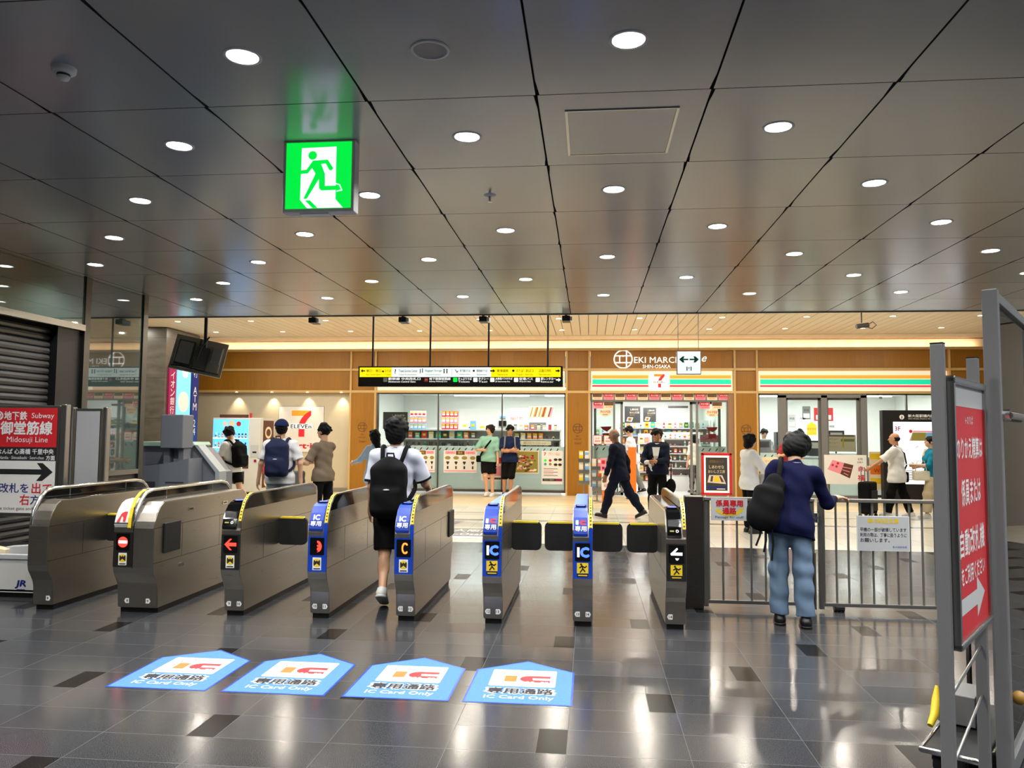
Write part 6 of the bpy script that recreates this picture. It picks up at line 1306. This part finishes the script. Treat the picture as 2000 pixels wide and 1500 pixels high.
    # people in and around the shop
    p = Person('shop clerk in white tunic and pale trousers inside the open door', 1.08, 20.3, 78, 1.74, lean=4, nod=10, armL=((10,6),(30,2)), armR=((-6,6),(10,2)), legL=((16,2),(6,2)), legR=((-12,2),(-26,2)), footR=-14)
    p.hair('short'); p.shirt('c_white', .9, -.16, .024, 1.05); p.trousers('c_grey', 1.95); p.shoes('shoe_black')
    p = Person('person in black bucket hat and black top behind the blazer woman', 1.50, 17.3, 10, 1.62, armL=((5,10),(10,4)))
    p.hair('full', g=.006, locks=0); p.cap_('c_black', True); p.shirt('c_black', 1.9, -.12, .03, 1.1); p.trousers('c_black', 1.96); p.shoes('shoe_black','shoe_black')
    p = Person('shopper in cream top and black trousers at the chilled cabinet', 2.78, 21.1, 28, 1.53, female=True, nod=18, armR=((20,8),(50,0)))
    p.hair('bob'); p.shirt('c_cream', .9, -.1, .024); p.trousers('c_black', 1.96); p.shoes('shoe_black','shoe_black')
    p = Person('woman with black bob in loose white blouse beside timber column', 2.48, 12.5, -76, 1.53, female=True, nod=14, armR=('ik',(.10,.30,.98),(.8,-.5,-.4)), armL=('ik',(-.06,.32,1.0),(-.8,-.5,-.4)), legL=((3,2),(0,2)))
    p.hair('bob'); p.shirt('c_white', 1.75, -.16, .036, 1.35); p.trousers('c_black', 1.95, 1.05); p.shoes('shoe_black','shoe_black'); phone(p, 'L', 'phone held by the woman in loose white blouse')
    w = p.world(V3(.12,.22,.82)); t = thing('tote_bag', 'white cloth tote carried by the woman in white blouse', 'bag', (w.x,w.y,w.z), R_(-62)); solid_obj('bag', t, 'c_offwhite', [rbox((0,0,-.02),(.10,.02,.09),.03,None,.02)], .01, disp=.004, freq=30); m = MB(); m.tube([(-.07,0,.08),(-.05,0,.26),(.05,0,.26),(.07,0,.08)],.008,'c_offwhite',8); m.build('handle', t)
    p = Person('person in dark red tee and grey cap looking down at phone', 4.42, 17.8, 168, 1.60, nod=30, armR=('ik',(.06,.28,1.12),(.8,-.3,-.5)), armL=('ik',(-.06,.26,1.08),(-.8,-.3,-.5)))
    p.hair('full', g=.006, locks=0); p.cap_('c_grey'); p.shirt('c_red', .8, -.1, .028, 1.05); p.trousers('c_black', 1.95); p.shoes('shoe_white'); phone(p, 'R', 'phone held by the person in dark red tee')
    p = Person('kitchen worker with black hair behind the counter near door frame', 5.60, 21.45, 172, 1.69); p.hair('full'); p.shirt('c_black', .8, -.1, .024); p.trousers('c_black', 1.95); p.shoes('shoe_black')
    p = Person('kitchen worker with black hair behind the grey coffee machine', 4.66, 21.5, 185, 1.69, nod=12); p.hair('short'); p.shirt('c_white', .8, -.1, .024); p.trousers('c_black', 1.95); p.shoes('shoe_black')
    p = Person('balding man in loose white shirt reaching for a black suitcase', 5.74, 15.3, 58, 1.59, turn=8, lean=2, armL=('ik',(-.28,.40,.92),(-.5,-.6,-.5)), armR=((-6,10),(4,2)), legL=((14,2),(8,2)), legR=((-12,3),(-18,2)), footR=-8, w=1.2, skin='skin_tan')
    p.hair('bald','hair_black'); p.shirt('c_white', .95, -.20, .030, 1.15); p.trousers('c_black', 1.97, 1.1); p.shoes('shoe_white')
    o = thing('shoulder_bag', 'black strap and small bag slung on the balding man', 'bag', p.root.location, p.root.rotation_euler.z); tp = p.tp; m = MB(); m.tube([tp(-.1,.10,.47),tp(-.09,-.01,.53),tp(.02,-.155,.38),tp(.14,-.16,.14),tp(.24,-.06,-.04)],.014,'c_black',8); m.build('strap', o); solid_obj('bag', o, 'c_black', [rbox(tp(.27,-.04,-.10),(.03,.08,.07),.03,None,.02)], .01)
    t = thing('suitcase', 'black wheeled suitcase beside the balding man in white shirt', 'suitcase', (5.22, 15.35, 0), R_(50)); m = MB(); m.box(-.18,.18,-.12,.12,.06,.66,'c_black',.04,3); m.build('shell', t)
    m = MB(); m.tube([(-.09,.08,.64),(-.09,.08,.92),(.09,.08,.92),(.09,.08,.64)],.010,'mid_grey',8); m.build('handle', t)
    m = MB(); m.box(-.14,.14,-.135,-.118,.12,.5,'ink',.006); m.build('front_pocket', t)
    for x in (-.14,.14):
        for y in (-.09,.09): m = MB(); m.tube([(x-.015,y,.03),(x+.015,y,.03)],.03,'rubber',12); m.box(x-.02,x+.02,y-.015,y+.015,.03,.075,'black'); m.build('wheel', t)
    p = Person('woman in teal top and beige trousers walking past the map', 6.36, 15.3, 84, 1.53, female=True, armL=('ik',(-.10,.30,.98),(-.6,-.6,-.5)), armR=('ik',(.10,.24,.94),(.7,-.6,-.5)), legL=((14,2),(6,2)), legR=((-12,2),(-20,2)), footR=-10)
    p.hair('bun'); p.shirt('c_teal', 1.2, -.1, .024); p.trousers('c_beige', 1.9, 1.35); p.shoes('shoe_white')
    w = p.world(V3(.02,.22,.82)); t = thing('handbag', 'cream handbag carried by the woman in teal top', 'bag', (w.x,w.y-.12,w.z), R_(84)); solid_obj('bag', t, 'c_cream', [rbox((0,0,-.03),(.05,.11,.06),.03,None,.02)], .01); m = MB(); m.tube([(0,-.1,.05),(0,-.06,.24),(0,.06,.24),(0,.1,.05)],.008,'c_cream',8); m.build('handle', t)
    w = p.world(p.J['wriL']+V3(0,.10,.01)); m = MB(Matrix.Translation(w) @ Matrix.Rotation(R_(84),4,'Z')); m.box(-.07,.07,-.09,.09,.0,.012,'white',.003); m.build('booklet', label='white booklet in the hand of the woman in teal top', cat='booklet', org=tuple(w))
    # the man leaning on the barrier
    p = Person('man in navy sweater and jeans leaning on barrier rail, back turned', 1.60, 6.50, -8, 1.56, lean=15, side=8, turn=-24, nod=38, armL=('ik',(-.06,.30,1.02),(-.55,-.5,-.7)), armR=('ik',(.40,.36,.985),(.15,-.3,-1)), handR=((.86,.5,.06),(.05,-.1,-1)), legL=((4,1),(-3,0)), legR=((-5,2),(-5,2)), vox=.007, w=1.0)
    p.hair('back','hair_black',.032); p.shirt('c_deep_navy', 1.88, -.14, .024, 1.04, name='sweater', wr=.006); p.trousers('c_denim', 1.96, 1.04, wr=.005, name='jeans', cuff=.077); p.shoes('shoe_black','shoe_black')
    m = MB(); m.tube([p.J['neck']+V3(0,0,-.012),p.J['neck']+V3(0,.004,.012)],.0655*p.sc,'c_white',18); m.build('collar', p.root)
    t = thing('backpack', 'black slack backpack slung on one shoulder of the barrier man', 'backpack', p.root.location, p.root.rotation_euler.z); tp = p.tp
    solid_obj('bag', t, 'c_black', [rbox(tp(-.22,-.15,.05),(.06,.045,.11),.055,p.T @ rot('y',8),.03), ell(tp(-.24,-.19,-.02),(.11,.09,.14),p.T,.04), ell(tp(-.16,-.12,.24),(.08,.065,.12),p.T,.06)], .009, disp=.006, freq=26)
    m = MB(); m.tube([tp(-.14,-.13,.28),tp(-.13,-.10,.44),tp(-.125,-.01,.535),tp(-.13,.10,.46),tp(-.17,.13,.26)],.022,'c_black',8); m.build('strap', t)
    for a, b in (((-.20,-.20,-.12),(-.19,-.18,-.34)),((-.15,-.20,-.12),(-.12,-.18,-.40)),((-.24,-.2,-.12),(-.26,-.2,-.30))): m = MB(); m.tube([tp(*a),tp(*((np.array(a)+b)/2+V3(.012,0,0))),tp(*b)],.008,'c_black',6); m.build('hanging_strap', t)
people()
